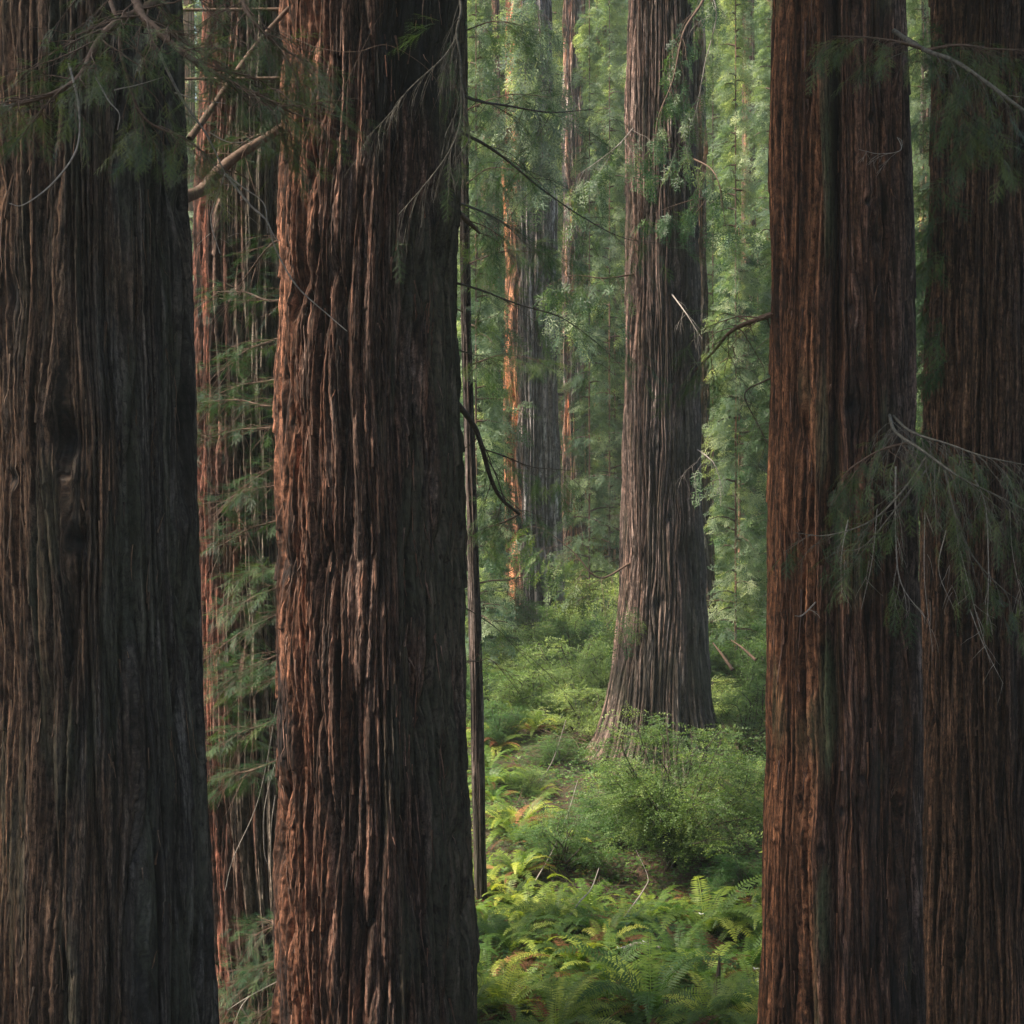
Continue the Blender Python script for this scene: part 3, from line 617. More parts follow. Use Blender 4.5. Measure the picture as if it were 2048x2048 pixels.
# limbs from the right edge of the left-centre giant into the clearing
for (ps, r0, r1, ns, sl_, lf, mt) in [
    ([EDG('B', 175, .96), P(900, 190, 15), P(960, 200, 16), P(1040, 212, 17), P(1118, 206, 18)], .028, .006, 10, .8, .25, 'darkwood'),
    ([EDG('B', 245, .96), P(910, 270, 15), P(960, 305, 16), P(1020, 355, 17), P(1100, 410, 18), P(1180, 450, 19), P(1260, 460, 20)], .026, .004, 14, .9, .3, 'darkwood'),
    ([EDG('B', 380, .95), P(885, 420, 14.3), P(905, 440, 14.6)], .05, .02, 3, .5, 0, 'twig'),
    ([EDG('B', 380, .95), P(900, 395, 14.6), P(955, 425, 15), P(1000, 470, 15.5)], .02, .005, 18, 1.0, .3, 'lich'),
    ([EDG('B', 530, .95), P(900, 545, 15), P(980, 575, 16), P(1060, 600, 17), P(1130, 650, 18), P(1180, 700, 19)], .018, .004, 10, .8, .3, 'darkwood'),
    ([EDG('B', 720, .95), P(885, 790, 14.6), P(905, 830, 14.8), P(925, 900, 15), P(945, 940, 15.2), P(980, 970, 15.5)], .045, .025, 6, .8, .2, 'darkwood'),
    ([P(905, 845, 14.8), P(950, 860, 15), P(1000, 880, 15.3), P(1045, 885, 15.6), P(1080, 888, 16)], .013, .004, 8, .5, .3, 'darkwood'),
    ([P(980, 970, 15.5), P(950, 985, 15.5), P(905, 1000, 15.5)], .02, .006, 6, .5, .2, 'darkwood'),
    ([EDG('B', 650, .95), P(890, 668, 15), P(950, 680, 15.6)], .012, .003, 8, .6, .2, 'darkwood'),
    ([EDG('B', 1240, .96), P(900, 1248, 15), P(935, 1252, 15.4), P(1010, 1350, 16.6)], .010, .003, 5, .6, .1, 'twig'),
    ([EDG('B', 1120, .96), P(930, 1180, 16), P(980, 1230, 17), P(1050, 1300, 18)], .009, .003, 6, .6, .2, 'darkwood')]:
    W, S = Wood(), []
    grow(W, S, ps, r0 * .72, r1 * .6, int(ns * 1.4), sl_, min(1, lf * 1.8), .3, (0, 0, -.05), .26, .1, 4)
    add_branch('B', W, S, mt, fm='spray')

for k, yd in enumerate([-20, 60, 130, 210, 280, 350, 420, 500, 590, 690]):
    W, S = Wood(), []; s0 = EDG('T', yd, (-.5, .5)[k % 2], -.05); e_ = s0 + np.array([(-.9, 1.1)[k % 2] * (.6 + .5 * RS.rand()), RS.randn() * .5 - .4, .05])
    grow(W, S, [s0, (s0 + e_) / 2 + np.array([0, 0, .12]), e_], .012, .003, 14, .5, .8, .2, (0, 0, .05), .26, .1, 4)
    add_branch('T', W, S, 'twig', fm='spray')
# limbs on the middle redwood
RS = np.random.RandomState(404)
for (ps, r0, ns, sl_, lf, mt) in [
    ([EDG('M', -100, .6), P(1330, -20, 28), P(1290, 60, 27.4), P(1270, 150, 27.3), P(1240, 230, 27.3), P(1230, 330, 27.3)], .04, 26, 1.1, .8, 'twig'),
    ([EDG('M', -60, .8), P(1350, 10, 28), P(1330, 120, 27.6), P(1310, 220, 27.6), P(1285, 260, 27.5)], .03, 22, 1.2, .5, 'pale'),
    ([EDG('M', 300, .9), P(1350, 330, 28), P(1370, 430, 28)], .025, 14, .9, .7, 'twig'),
    ([EDG('M', 560, .2), P(1290, 585, 28.3), P(1300, 600, 28), P(1325, 640, 27.8)], .035, 10, .6, .15, 'pale'),
    ([EDG('M', 420, .9), P(1330, 375, 28.6), P(1280, 385, 28), P(1235, 402, 27.6)], .02, 12, .7, .9, 'twig'),
    ([EDG('M', 845, .95), P(1335, 862, 29), P(1350, 880, 28.8), P(1365, 930, 28.8)], .03, 14, 1.2, .2, 'pale'),
    ([EDG('M', 1060, -.9), P(1130, 1090, 29), P(1080, 1040, 29), P(1010, 985, 29)], .03, 26, 1.3, .9, 'twig'),
    ([EDG('M', 520, -.9), P(1140, 525, 29), P(1080, 520, 29), P(1030, 540, 29)], .025, 20, 1.2, .8, 'twig'),
    ([EDG('M', 240, -.9), P(1165, 275, 29), P(1120, 310, 29), P(1090, 330, 29)], .025, 18, 1.2, .8, 'pale')]:
    W, S = Wood(), []
    grow(W, S, ps, r0 * (.45 if mt == 'pale' else .8), .004, int(ns * .7), sl_ * .8, lf * .75, .5, (0, 0, -.1), .36, .1, 4)
    add_branch('M', W, S, mt, fm='spray', tm=MID)

for (yd, sx, xe, ye) in [(-30, -.5, 985, 60), (30, .3, 1020, 90), (110, -.2, 990, 190), (150, .5, 1045, 215), (200, -.6, 960, 250), (230, .3, 1025, 300), (300, -.3, 975, 350),
                         (560, .95, 1100, 600)]:
    W, S = Wood(), []; s0 = EDG('E', yd, sx)
    e_ = P(xe, ye, 43.5); grow(W, S, [s0, (s0 + e_) / 2 + np.array([0, -.6, .25]), e_], .03, .008, 16, 1.2, .8, .5, (0, 0, -.2), .6, .1, 4)
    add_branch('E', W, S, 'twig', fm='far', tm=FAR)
# limbs of the fluted right trunk
RS = np.random.RandomState(505)
for (ps, r0, r1, ns, sl_, lf, dr, bi, mt, sp) in [
    ([EDG('C', 585, -.95), P(1430, 602, 12.9), P(1380, 625, 13.4), P(1345, 665, 13.8), P(1310, 700, 14.2)], .030, .006, 14, .55, .35, .4, (-.2, 0, .1), 'twig', .3),
    ([EDG('C', 780, .62), P(1690, 815, 11.5), P(1740, 850, 11.2), P(1810, 900, 11), P(1880, 935, 11), P(1960, 975, 11)], .015, .005, 40, .6, .3, .5, (0, 0, -.15), 'lich', .16),
    ([EDG('C', 782, .66), P(1720, 815, 11.4), P(1790, 838, 11.2), P(1860, 862, 11), P(1950, 880, 11)], .012, .004, 34, .5, .36, .45, (0, 0, -.1), 'lich', .16),
    ([P(1715, 835, 11.4), P(1660, 850, 11.3), P(1610, 880, 11.3), P(1590, 900, 11.3)], .012, .003, 14, .45, .85, .4, (0, 0, -.1), 'twig', .17),
    ([P(1750, 860, 11.2), P(1700, 930, 11.1), P(1640, 985, 11.1), P(1560, 1010, 11.1), P(1500, 1005, 11.2)], .010, .002, 14, .35, .35, .3, (0, 0, -.1), 'lich', .2),
    ([P(1760, 870, 11.2), P(1690, 960, 11.1), P(1630, 1030, 11.1), P(1580, 1040, 11.1)], .008, .002, 12, .35, .25, .3, (0, 0, -.2), 'lich', .2),
    ([P(1780, 880, 11.2), P(1800, 960, 11.1), P(1830, 1040, 11.1), P(1880, 1100, 11.1), P(1930, 1140, 11.1)], .010, .002, 16, .4, .4, .5, (0, 0, -.2), 'lich', .2),
    ([P(1690, 880, 11.3), P(1690, 1010, 11.3), P(1700, 1100, 11.3), P(1745, 1165, 11.3)], .007, .003, 8, .3, .1, .5, (0, 0, -.3), 'pale', .2),
    ([P(1840, 905, 11.1), P(1860, 960, 11.1), P(1865, 1080, 11.1), P(1862, 1180, 11.1)], .007, .002, 6, .3, .05, .5, (0, 0, -.3), 'pale', .2),
    ([EDG('C', 70, .75), P(1740, 92, 11.4), P(1800, 115, 11.1), P(1860, 155, 10.9), P(1930, 208, 10.8), P(1980, 240, 10.8)], .020, .012, 16, .5, .5, .4, (0, 0, .0), 'lich', .16),
    ([P(1740, 92, 11.4), P(1690, 78, 11.3), P(1630, 70, 11.3), P(1570, 68, 11.3)], .014, .003, 22, .38, .6, .35, (0, 0, -.05), 'twig', .17),
    ([P(1745, 95, 11.4), P(1810, 85, 11.3), P(1870, 92, 11.3), P(1935, 95, 11.3)], .014, .003, 24, .45, .6, .35, (0, 0, 0), 'twig', .17),
    ([P(1790, 105, 11.3), P(1800, 180, 11.3), P(1850, 235, 11.3), P(1930, 275, 11.3)], .014, .004, 20, .4, .75, .35, (0, 0, -.1), 'darkwood', .17),
    ([P(1835, 130, 11.3), P(1840, 200, 11.3), P(1820, 280, 11.3)], .006, .002, 10, .3, .3, .35, (0, 0, -.1), 'twig', .2),
    ([EDG('C', 260, .9), P(1700, 282, 11.5), P(1660, 290, 11.5), P(1620, 282, 11.5)], .004, .0015, 5, .2, .0, .35, (0, 0, -.1), 'pale', .2),
    ([EDG('C', 700, -.9), P(1440, 720, 13), P(1405, 745, 13.4), P(1430, 800, 13.4), P(1455, 850, 13.3)], .010, .003, 8, .5, .1, .5, (0, 0, -.1), 'darkwood', .2),
    ([EDG('C', 1120, -.55), P(1515, 1160, 11.7), P(1500, 1162, 11.6)], .007, .003, 1, .1, 0, .3, (0, 0, 0), 'pale', .2)]:
    W, S = Wood(), []
    grow(W, S, ps, r0, r1, ns, sl_, lf, dr, bi, sp, .08, 4, .8)
    add_branch('C', W, S, mt)
W = Wood()
for (x0, y0, x1, y1) in [(1745, 960, 1760, 1230), (1812, 1040, 1868, 1250), (1785, 1000, 1800, 1150), (1600, 980, 1588, 1120), (1655, 960, 1625, 1150), (1905, 960, 1925, 1120), (1830, 1150, 1893, 1290)]:
    W.tube(spline([P(x0, y0, 11.1), P((x0 + x1) / 2 + 10 * RS.randn(), (y0 + y1) / 2, 11.1), P(x1, y1, 11.1)]), .0045, .0015, 4, .1)
    for k in range(5):
        t = RS.rand(); W.tube(wander(P(x0 + (x1 - x0) * t, y0 + (y1 - y0) * t, 11.1), np.array([RS.randn() * .6, 0, -.8]), .18, 5), .002, .0008, 3)
add_branch('C', W, [], 'pale', label='thin pale dead twigs trailing down from the leafy limb')
# sprays on the far right trunk and in the slit between the right trunks
for (ya, sx, x1, y1, mt) in [(640, -.6, 1800, 690, 'twig'), (690, -.8, 1740, 690, 'twig'), (560, -.97, 1722, 600, 'twig'), (420, -.97, 1728, 450, 'twig'), (340, -.97, 1732, 380, 'twig'), (480, -.97, 1730, 520, 'twig'), (780, -.97, 1728, 830, 'twig'), (60, -.9, 1745, 120, 'twig'), (200, -.9, 1740, 250, 'twig')]:
    W, S = Wood(), []; s0 = EDG('D', ya, sx)
    grow(W, S, [s0, (s0 + P(x1, y1, 16.4)) / 2 + np.array([0, -.2, 0.05]), P(x1, y1, 16.6)], .012, .003, 12, .45, .9, .35, (0, 0, 0), .3, .1, 3)
    add_branch('D', W, S, mt, fm='spray')

# ------------------------------------------------------------ background crowns
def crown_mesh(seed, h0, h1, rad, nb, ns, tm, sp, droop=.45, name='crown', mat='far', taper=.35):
    r = np.random.RandomState(seed); pos, ax, sc, rn = [], [], [], []
    W = Wood()
    for k in range(nb):
        t = (k + r.rand()) / nb; z = h0 + (h1 - h0) * t; a = r.rand() * 6.283; L_ = rad * (1 - taper * t) * (0.55 + .6 * r.rand()) ; dr = droop * (.5 + r.rand())
        dv = np.array([math.cos(a), math.sin(a), 0]); lat = np.array([-dv[1], dv[0], 0]); lift = 0.15 + .25 * r.rand(); br = r.rand()
        if r.rand() < .5: W.tube([dv * L_ * q + np.array([0, 0, z + L_ * (lift * q - dr * q * q)]) for q in (0, .35, .7, 1)], .03 + .01 * L_ * r.rand(), .008, 3)
        for j in range(ns):
            q = 0.05 + .95 * r.rand() ** 1.1; wl = 0.42 * L_ * (1.15 - q)
            s = r.randn() * .5
            p = dv * L_ * q + lat * wl * s + np.array([0, 0, z + L_ * (lift * q - dr * q * q) - abs(s) * wl * .35 + r.randn() * .12])
            pos.append(p); ax.append(dv * .6 + lat * s * 1.2 + np.array([0, 0, lift - 1.6 * dr * q - .05 - .4 * r.rand()])); sc.append(sp * (.6 + .8 * r.rand())); rn.append(np.clip(br * .6 + .4 * r.rand(), 0, 1))
    V, F, A = scatter(tm, pos, ax, sc, .45, r, np.array(rn))
    return mesh_np(name, V, F, M[mat], {'rnd': A}), W.mesh('limbs', M['twig'])

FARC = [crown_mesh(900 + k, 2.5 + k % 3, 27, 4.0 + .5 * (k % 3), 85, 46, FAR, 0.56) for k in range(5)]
YNG = [crown_mesh(950 + k, 0.4, 9 + 2 * k, 1.6, 80, 30, FAR, 0.34, .3, 'crown', 'spray', .8) for k in range(3)]
# simple trunk meshes for the trees of the far woods
def far_trunk(seed, r0, h):
    r = np.random.RandomState(seed); n, k = 26, 28; zs = np.linspace(-.5, h, n); an = np.arange(k + 1) / k * 2 * np.pi
    AN, ZZ = np.meshgrid(an, zs); rr = r0 * (1 - .55 * ZZ / h) * (1 + .5 * np.exp(-np.clip(ZZ, 0, 99) / .8) * .5)
    rr = rr * (1 + .12 * pn(AN / (2 * np.pi) * 12, ZZ / 6 + 20, 12, seed)) 
    V = np.stack([np.cos(AN) * rr, np.sin(AN) * rr, ZZ], -1).reshape(-1, 3); nc = k + 1
    i = np.arange(n - 1)[:, None] * nc + np.arange(k)[None]; F = np.stack([i, i + 1, i + nc + 1, i + nc], -1).reshape(-1, 4)
    o = np.ones(n * nc); tn = .5 + .5 * pn(AN / (2 * np.pi) * 20, ZZ / 4 + 9, 20, seed + 1).ravel()
    return mesh_np('trunk', V, F, BK['E'], dict(tone=np.clip(tn, 0, 1), moss=o * .2, rust=np.clip(.35 + .5 * pn(AN / (2 * np.pi) * 5, ZZ / 9 + 9, 5, seed + 2).ravel(), 0, 1), grey=o * .2, char=o * 0,
                   bk=np.stack([AN.ravel() * r0, AN.ravel() * 0 + seed, ZZ.ravel()], -1)), smooth=True)
FT = [far_trunk(k, .35 + .1 * k, 29) for k in range(5)]; YT = [far_trunk(20 + k, .045, 9 + 2 * k) for k in range(3)]
TALL = crown_mesh(970, .6, 19, 1.35, 120, 24, FAR, 0.36, .35, 'crown', 'far', .7); TT = far_trunk(30, .04, 19.5)

def zone(x, y):                              # what a tree stands beside in the photograph
    xd = (x / y * F_PX + 1024) * 1932 / 2048
    for lim, w in ((380, 'left of the dark left giant'), (700, 'behind the left-centre giant'), (960, 'just right of the left-centre giant'), (1170, 'between the orange-sided redwood and the middle redwood'),
                   (1340, 'behind the middle redwood'), (1450, 'between the middle redwood and the fluted right trunk'), (1740, 'behind the fluted right trunk')):
        if xd < lim: return w
    return 'behind the far right trunk'

def place(name, tr, cr, x, y, s, rz, label, group):
    root = empty(name, (x, y, float(gz(x, y))), rz); root.scale = (s, s, s); tag(root, label, 'tree', group)
    link('trunk', tr, root)
    c_ = link('crown', cr[0], root); link('limbs', cr[1], c_)
    return root

r = np.random.RandomState(77); spots = []
tries = 0
while len(spots) < 82 and tries < 5000:
    tries += 1
    y = 49 + 95 * r.rand() ** 1.25; x = (r.rand() * 2 - 1) * (0.42 * y + 4) 
    if any((x - a) ** 2 + (y - b) ** 2 < (3.9 if y > 62 else 4.6) ** 2 for a, b in spots): continue
    if (x / y < -.08 and r.rand() < .8) or (x / y > .28 and r.rand() < .6): continue
    if y < 60 and -1 < x / y * 100 < 12 and r.rand() < .3: continue
    spots.append((x, y))
row = lambda y: 'front' if y < 68 else ('middle' if y < 95 else 'rear')
for k, (x, y) in enumerate(spots):
    place('redwood_tree', FT[k % 5], FARC[k % 5], x, y, .85 + .4 * r.rand(), r.rand() * 6.28, '%s-row far redwood, %s' % (row(y), zone(x, y)), 'redwoods of the far woods, ' + zone(x, y) + ' ' + row(y))
# young conifers in the understory
for k, (xd, d) in enumerate([(900, 38), (1395, 42), (1430, 48), (1370, 52), (1740, 30), (900, 44), (1450, 56), (1340, 60), (1160, 60), (1735, 38), (1480, 36)]):
    x = P(xd, 0, d)[0]; y = d
    t_ = 'young feathery conifer %s, %s' % ('close by' if d < 40 else ('farther back' if d < 50 else 'deep in the woods'), zone(x, y))
    place('young_conifer', YT[k % 3], YNG[k % 3], x, y, .8 + .5 * r.rand(), r.rand() * 6.28, t_, 'young conifers of the understory, ' + t_)

for k, (xd, d, s_, lab) in enumerate([(898, 34, .95, 'tall slim feathery conifer close beside the right edge of the left-centre giant'), (1112, 44, 1.0, 'tall slim conifer filling the space between the grey redwood and the middle redwood'),
        (1388, 36, .95, 'tall slim conifer with hanging sprays right of the middle redwood'), (1455, 43, 1.05, 'tall slim conifer half hidden by the left edge of the fluted trunk'), (1345, 47, 1.1, 'tall pale green conifer directly behind the right shoulder of the middle redwood'),
        (905, 52, 1.2, 'tall hazy conifer far behind the thin young trunk'), (1742, 33, .9, 'tall conifer filling the slit between the two right redwoods'), (1150, 56, 1.3, 'tall hazy conifer far back at the left edge of the middle redwood')]):
    root = empty('tall_conifer', (P(xd, 0, d)[0], d, float(gz(P(xd, 0, d)[0], d))), k * 2.1); root.scale = (s_ * .75, s_ * .75, s_); tag(root, lab, 'tree', None)
    link('trunk', TT, root); c_ = link('crown', TALL[0], root); link('limbs', TALL[1], c_)
for k, (xd, d, s_) in enumerate([(1440, 72, 1.3), (1440, 95, 1.4), (1400, 112, 1.4), (1240, 100, 1.4), (1050, 100, 1.4), (1735, 70, 1.2), (1110, 84, 1.3), (970, 78, 1.2), (1470, 120, 1.5), (900, 90, 1.3)]):
    x = P(xd, 0, d)[0]
    place('redwood_tree', FT[k % 5], FARC[(k + 1) % 5], x, d, s_, k * 1.7, '%s-row far redwood, %s' % (row(d), zone(x, d)), 'redwoods of the far woods, ' + zone(x, d) + ' ' + row(d))
# crowns of the big trees, above the frame; and unseen redwoods added round the camera to shade the near trunks
CAN = [crown_mesh(990 + k, 0, 15, 5.2, 80, 26, FAR, 1.0, .3) for k in range(2)]
for q, (key, z0) in enumerate([('A', 9), ('B', 9), ('C', 9), ('D', 9), ('Gap', 10), ('M', 20)]):
    root, base, ed = TREES[key]
    c_ = link('crown', CAN[q % 2][0], root, (0, 0, z0 - base[2])); c_.rotation_euler[2] = q * 1.3
    l_ = link('limbs', CAN[q % 2][1], c_)
for k, (x, y) in enumerate([(7.5, -7), (11, -1), (14, 13), (-11, -4), (-9.5, 7), (9.8, 7.5)]):
    place('redwood_tree', FT[k % 5], FARC[(k + 2) % 5], x, y, 1.0, k * 1.1, 'unseen redwood added beside or behind the viewpoint to shade the near trunks', 'added shade redwoods around the viewpoint')

# ------------------------------------------------------------ undergrowth
def fern_mesh(seed, nf=18, ln=.85, dead=.12):
    r = np.random.RandomState(seed); V, F, A, MI = [], [], [], []
    for f in range(nf):
        isd = f / nf > 1 - dead; a = r.rand() * 6.283; L_ = ln * (.7 + .45 * r.rand()); el = (1.35 - .7 * r.rand()) if not isd else .35 + .5 * r.rand()
        dv = np.array([math.cos(a), math.sin(a), 0]); lat = np.array([-dv[1], dv[0], 0]); n = 36; p = np.zeros(3); e = el; rn = r.rand(); bendr = (1.5 + .8 * r.rand()) if not isd else 1.2
        tw = r.randn() * .25; prev = None
        for k in range(n):
            t = k / n; e -= bendr / n * (0.4 + 1.3 * t); st = dv * math.cos(e) + np.array([0, 0, math.sin(e)]); q = p + st * L_ / n
            up = -dv * math.sin(e) + np.array([0, 0, math.cos(e)]); sd = lat * math.cos(tw) + up * math.sin(tw); upp = up * math.cos(tw) - lat * math.sin(tw)
            w = .082 * ln / .85 * (math.sin(math.pi * min(1, t * .80 + .18)) ** .8) * (1.0 if t > .08 else .2)
            i = len(V); V += [p - sd * .003, p + sd * .003, q + sd * .003, q - sd * .003]; F.append([i, i + 1, i + 2, i + 3]); A += [rn] * 4; MI.append(1 if isd else 0)
            for s in (-1, 1):
                if r.rand() < .04: continue
                d2 = sd * s + st * .28 + upp * (-.12 + r.randn() * .12); d2 /= np.linalg.norm(d2); i = len(V); w2 = w * (.9 + .2 * r.rand()); b0 = p; m_ = p + d2 * w2 * .35
                hw = L_ / n * .42
                V += [b0, m_ + st * hw, p + d2 * w2, m_ - st * hw]; F.append([i, i + 1, i + 2, i + 3]); A += [np.clip(rn + .25 * (t - .5), 0, 1)] * 4; MI.append(1 if isd else 0)
            p = q
    return mesh_np('sword_fern', V, F, [M['fern'], M['dead']], {'rnd': A}, midx=MI)
FERN = [fern_mesh(k, 20 + 3 * k, .8, (.06, .12, .2, .08, .16)[k]) for k in range(5)]

def fern(k, x, y, s, label, group, rz=None):
    o = link('sword_fern', FERN[k % 5], None, (x, y, float(gz(x, y)) - .03)); o.scale = (s * 1.1,) * 3; o.rotation_euler = (r.randn() * .08, r.randn() * .08, r.rand() * 6.28 if rz is None else rz)
    tag(o, label, 'fern', group); return o

def ground_at(xd, yd):                       # where the view ray through a spot meets the ground
    dv = P(xd, yd, 1.0); t = 8.0
    for _ in range(4000):
        p = dv * t
        if p[2] <= float(gz(p[0], p[1])): return p[0], p[1]
        t += .02
    return p[0], p[1]

prom = [(1330, 1760, 1.7, 'tallest bright sword fern with arching fronds beside the foot of the fluted trunk'), (1230, 1905, 1.6, 'large yellow-green sword fern at the bottom centre of the clearing'),
        (1150, 1850, 1.3, 'orange-tipped sword fern growing left of the snag near the bottom'), (1030, 1780, 1.05, 'blue-green sword fern right of the thin young trunk foot'), (1410, 1830, 1.35, 'bright sword fern pressed against the left edge of the fluted trunk'),
        (1130, 1760, .9, 'dark green sword fern under the large shrub, left of the bright tall fern'), (1350, 1930, 1.15, 'sword fern at the bottom edge just left of the dark snag'), (960, 1700, 1.0, 'tall loose sword fern at the foot of the thin young trunk'),
        (950, 1905, 1.1, 'sword fern in the bottom left corner of the clearing'), (1080, 1940, .9, 'sword fern half cut off by the bottom edge, left of the big yellow-green one'), (1180, 1740, .8, 'small fern at the shaded hollow under the large shrub'),
        (1275, 1815, .95, 'yellowish sword fern in front of the tallest bright fern'), (1010, 1370, 1.1, 'fern on the slope left of the middle redwood foot'), (1085, 1330, 1.0, 'fern tuft high on the slope near the middle redwood'), (960, 1560, 1.0, 'fern on the slope right behind the thin young trunk')]
fpos = []
for k, (xd, yd, s, lab) in enumerate(prom):
    x, y = ground_at(xd, yd + 10); fern(k, x, y, s, lab, None); fpos.append((x, y))
def beside(x, y):
    if y < 18.5: w = 'in the foreground of the clearing'
    elif y < 22: w = 'in front of the large shrub'
    elif y < 27: w = 'on the slope beside the large shrub'
    elif y < 34: w = 'on the slope around the middle redwood foot'
    else: w = 'far up the clearing behind the middle redwood'
    return w
cnt = 0; tries = 0
while cnt < 165 and tries < 9000:
    tries += 1
    y = 14.5 + 30 * r.rand() ** 1.5; x = y * (-.08 + .28 * r.rand()) 
    if any((x - a) ** 2 + (y - b_) ** 2 < .40 ** 2 for a, b_ in fpos) or (x - 2.7) ** 2 + (y - 29.3) ** 2 < 6 or (y - 24 + .0) ** 2 / 6 + (x - 2.6) ** 2 / 3 < 1: continue
    dens = .75 + .6 * math.sin(x * 1.9 + 1) * math.sin(y * .8)
    if r.rand() > dens: continue
    fpos.append((x, y)); w = beside(x, y)
    fern(r.randint(5), x, y, .55 + .6 * r.rand(), 'sword fern among many others ' + w, 'sword ferns ' + w); cnt += 1

# shrubs
def shrub_mesh(seed, w, h, nst, ntw, tw, mat, layered=True):
    r = np.random.RandomState(seed); W = Wood(); pos, ax, sc, rn = [], [], [], []
    for s in range(nst):
        a = r.rand() * 6.283; rad = w * .5 * (.3 + .7 * r.rand()); top = np.array([math.cos(a) * rad, math.sin(a) * rad, h * (1.0 - .55 * (rad / (w * .5)) ** 2) * (.75 + .3 * r.rand())])
        pts = spline([rv(.08) * [1, 1, 0], top * [.3, .3, .45] + rv(.06), top * [.75, .75, .8] + rv(.08), top], 7); W.tube(pts, .014 + .012 * r.rand(), .003, 5, .05)
        for b_ in range(9):
            i = 5 + r.randint(len(pts) - 6); dv = np.array([math.cos(a), math.sin(a), .1]) + r.randn(3) * [.8, .8, .15]; L_ = w * (.10 + .12 * r.rand())
            q = wander(pts[i], dv, L_, 5, .15, .15); W.tube(q, .005, .0015, 3); br = r.rand()
            for k in range(int(ntw / nst / 9)):
                t = r.rand(); j = min(4, int(t * 5)); p = q[j] + (q[j + 1] - q[j]) * (t * 5 - j) + r.randn(3) * [.07, .07, .03]
                pos.append(p); ax.append((q[j + 1] - q[j]) / L_ * 3 + r.randn(3) * [.6, .6, .15]); sc.append(tw * (.6 + .7 * r.rand())); rn.append(np.clip(.7 * br + .4 * r.rand() - .05, 0, 1))
    V, F, A = scatter(LEAFY, pos, ax, sc, .3, r, np.array(rn))
    return mesh_np('leaves', V, F, M[mat], {'rnd': A}), W.mesh('stems', M['darkwood'])

def shrub(ms, x, y, s, label, group=None, name='shrub', dz=0):
    root = empty(name, (x, y, float(gz(x, y)) - .05 + dz), r.rand() * 6.28); root.scale = (s[0], s[0], s[1]); tag(root, label, 'shrub', group)
    link('leaves', ms[0], root); link('stems', ms[1], root)

BIG = shrub_mesh(500, 3.3, 2.1, 34, 6800, .24, 'shrub')
x, y = ground_at(1290, 1650); shrub(BIG, x - .1, y + .5, (1.08, 1.1), 'large dark green huckleberry shrub in front of the middle redwood', name='huckleberry_shrub')
SH = [shrub_mesh(510 + k, 2.0, 1.3, 16, 2600, .22, 'bright' if k % 2 else 'shrub') for k in range(4)]
for (xd, yd, sx, sz, k, lab) in [(1180, 1600, .9, .8, 0, 'rounded green shrub at the left flank of the large huckleberry'), (1060, 1640, .8, .75, 2, 'low spreading shrub in front of the slope, left of the large huckleberry'),
    (1400, 1560, .9, 1.0, 2, 'green shrub between the large huckleberry and the fluted trunk'), (1410, 1690, .6, .5, 0, 'dark leafy shrub low beside the fluted trunk'), (1260, 1445, .9, .8, 1, 'leafy young shrub right against the middle redwood foot'),
    (1130, 1260, 1.5, 2.1, 1, 'bright yellow-green bush immediately left of the middle redwood'), (1080, 1330, 1.3, 1.5, 3, 'pale green bush on the slope left of the middle redwood'), (1030, 1300, 1.3, 1.4, 1, 'light green bush in the middle of the left slope'),
    (960, 1290, 1.1, .9, 0, 'green bush near the foot of the orange-sided redwood'), (940, 1400, .8, .7, 2, 'small bush on the left slope near the thin trunk'), (1385, 1240, 1.4, 2.0, 3, 'bright bush at the right of the middle redwood'),
    (1420, 1330, 1.2, 1.5, 1, 'light bush by the left edge of the fluted trunk'), (1410, 1430, 1.1, 1.5, 3, 'bush on the right slope below the fallen pale wood'), (1120, 1180, 1.9, 2.2, 3, 'sunlit bush far back left of the middle redwood'),
    (1010, 1210, 1.6, 1.6, 3, 'leafy rhododendron-like bush in front of the orange-sided redwood'), (1405, 1170, 2.0, 2.3, 1, 'bright bush far back right of the middle redwood'), (920, 1220, 1.2, 1.2, 2, 'bluish green bush beside the left-centre giant'),
    (1100, 1400, 1.0, 1.0, 1, 'pale yellow-green bush just up the slope from the left root of the middle redwood'), (980, 1350, 1.1, 1.0, 3, 'light green bush left of the slope centre'), (1150, 1330, .9, 1.1, 3, 'bright bush touching the left flank of the middle redwood'), (1050, 1440, .6, .5, 2, 'knee-high bush in the middle of the left slope'), (1000, 1500, .6, .45, 0, 'low bush above the brush pile')]:
    x, y = ground_at(xd, yd); shrub(SH[k], x, y, (sx, sz), lab)
for k in range(46):
    y = 33 + 30 * r.rand(); x = y * (-.08 + .27 * r.rand()); w = 'left of the middle redwood' if x / y < .07 else ('behind the middle redwood' if x / y < .15 else 'right of the middle redwood')
    shrub(SH[r.randint(4)], x, y, (.9 + .7 * r.rand(), .8 + .9 * r.rand()), 'leafy bush in the background thicket ' + w, 'background bushes ' + w)

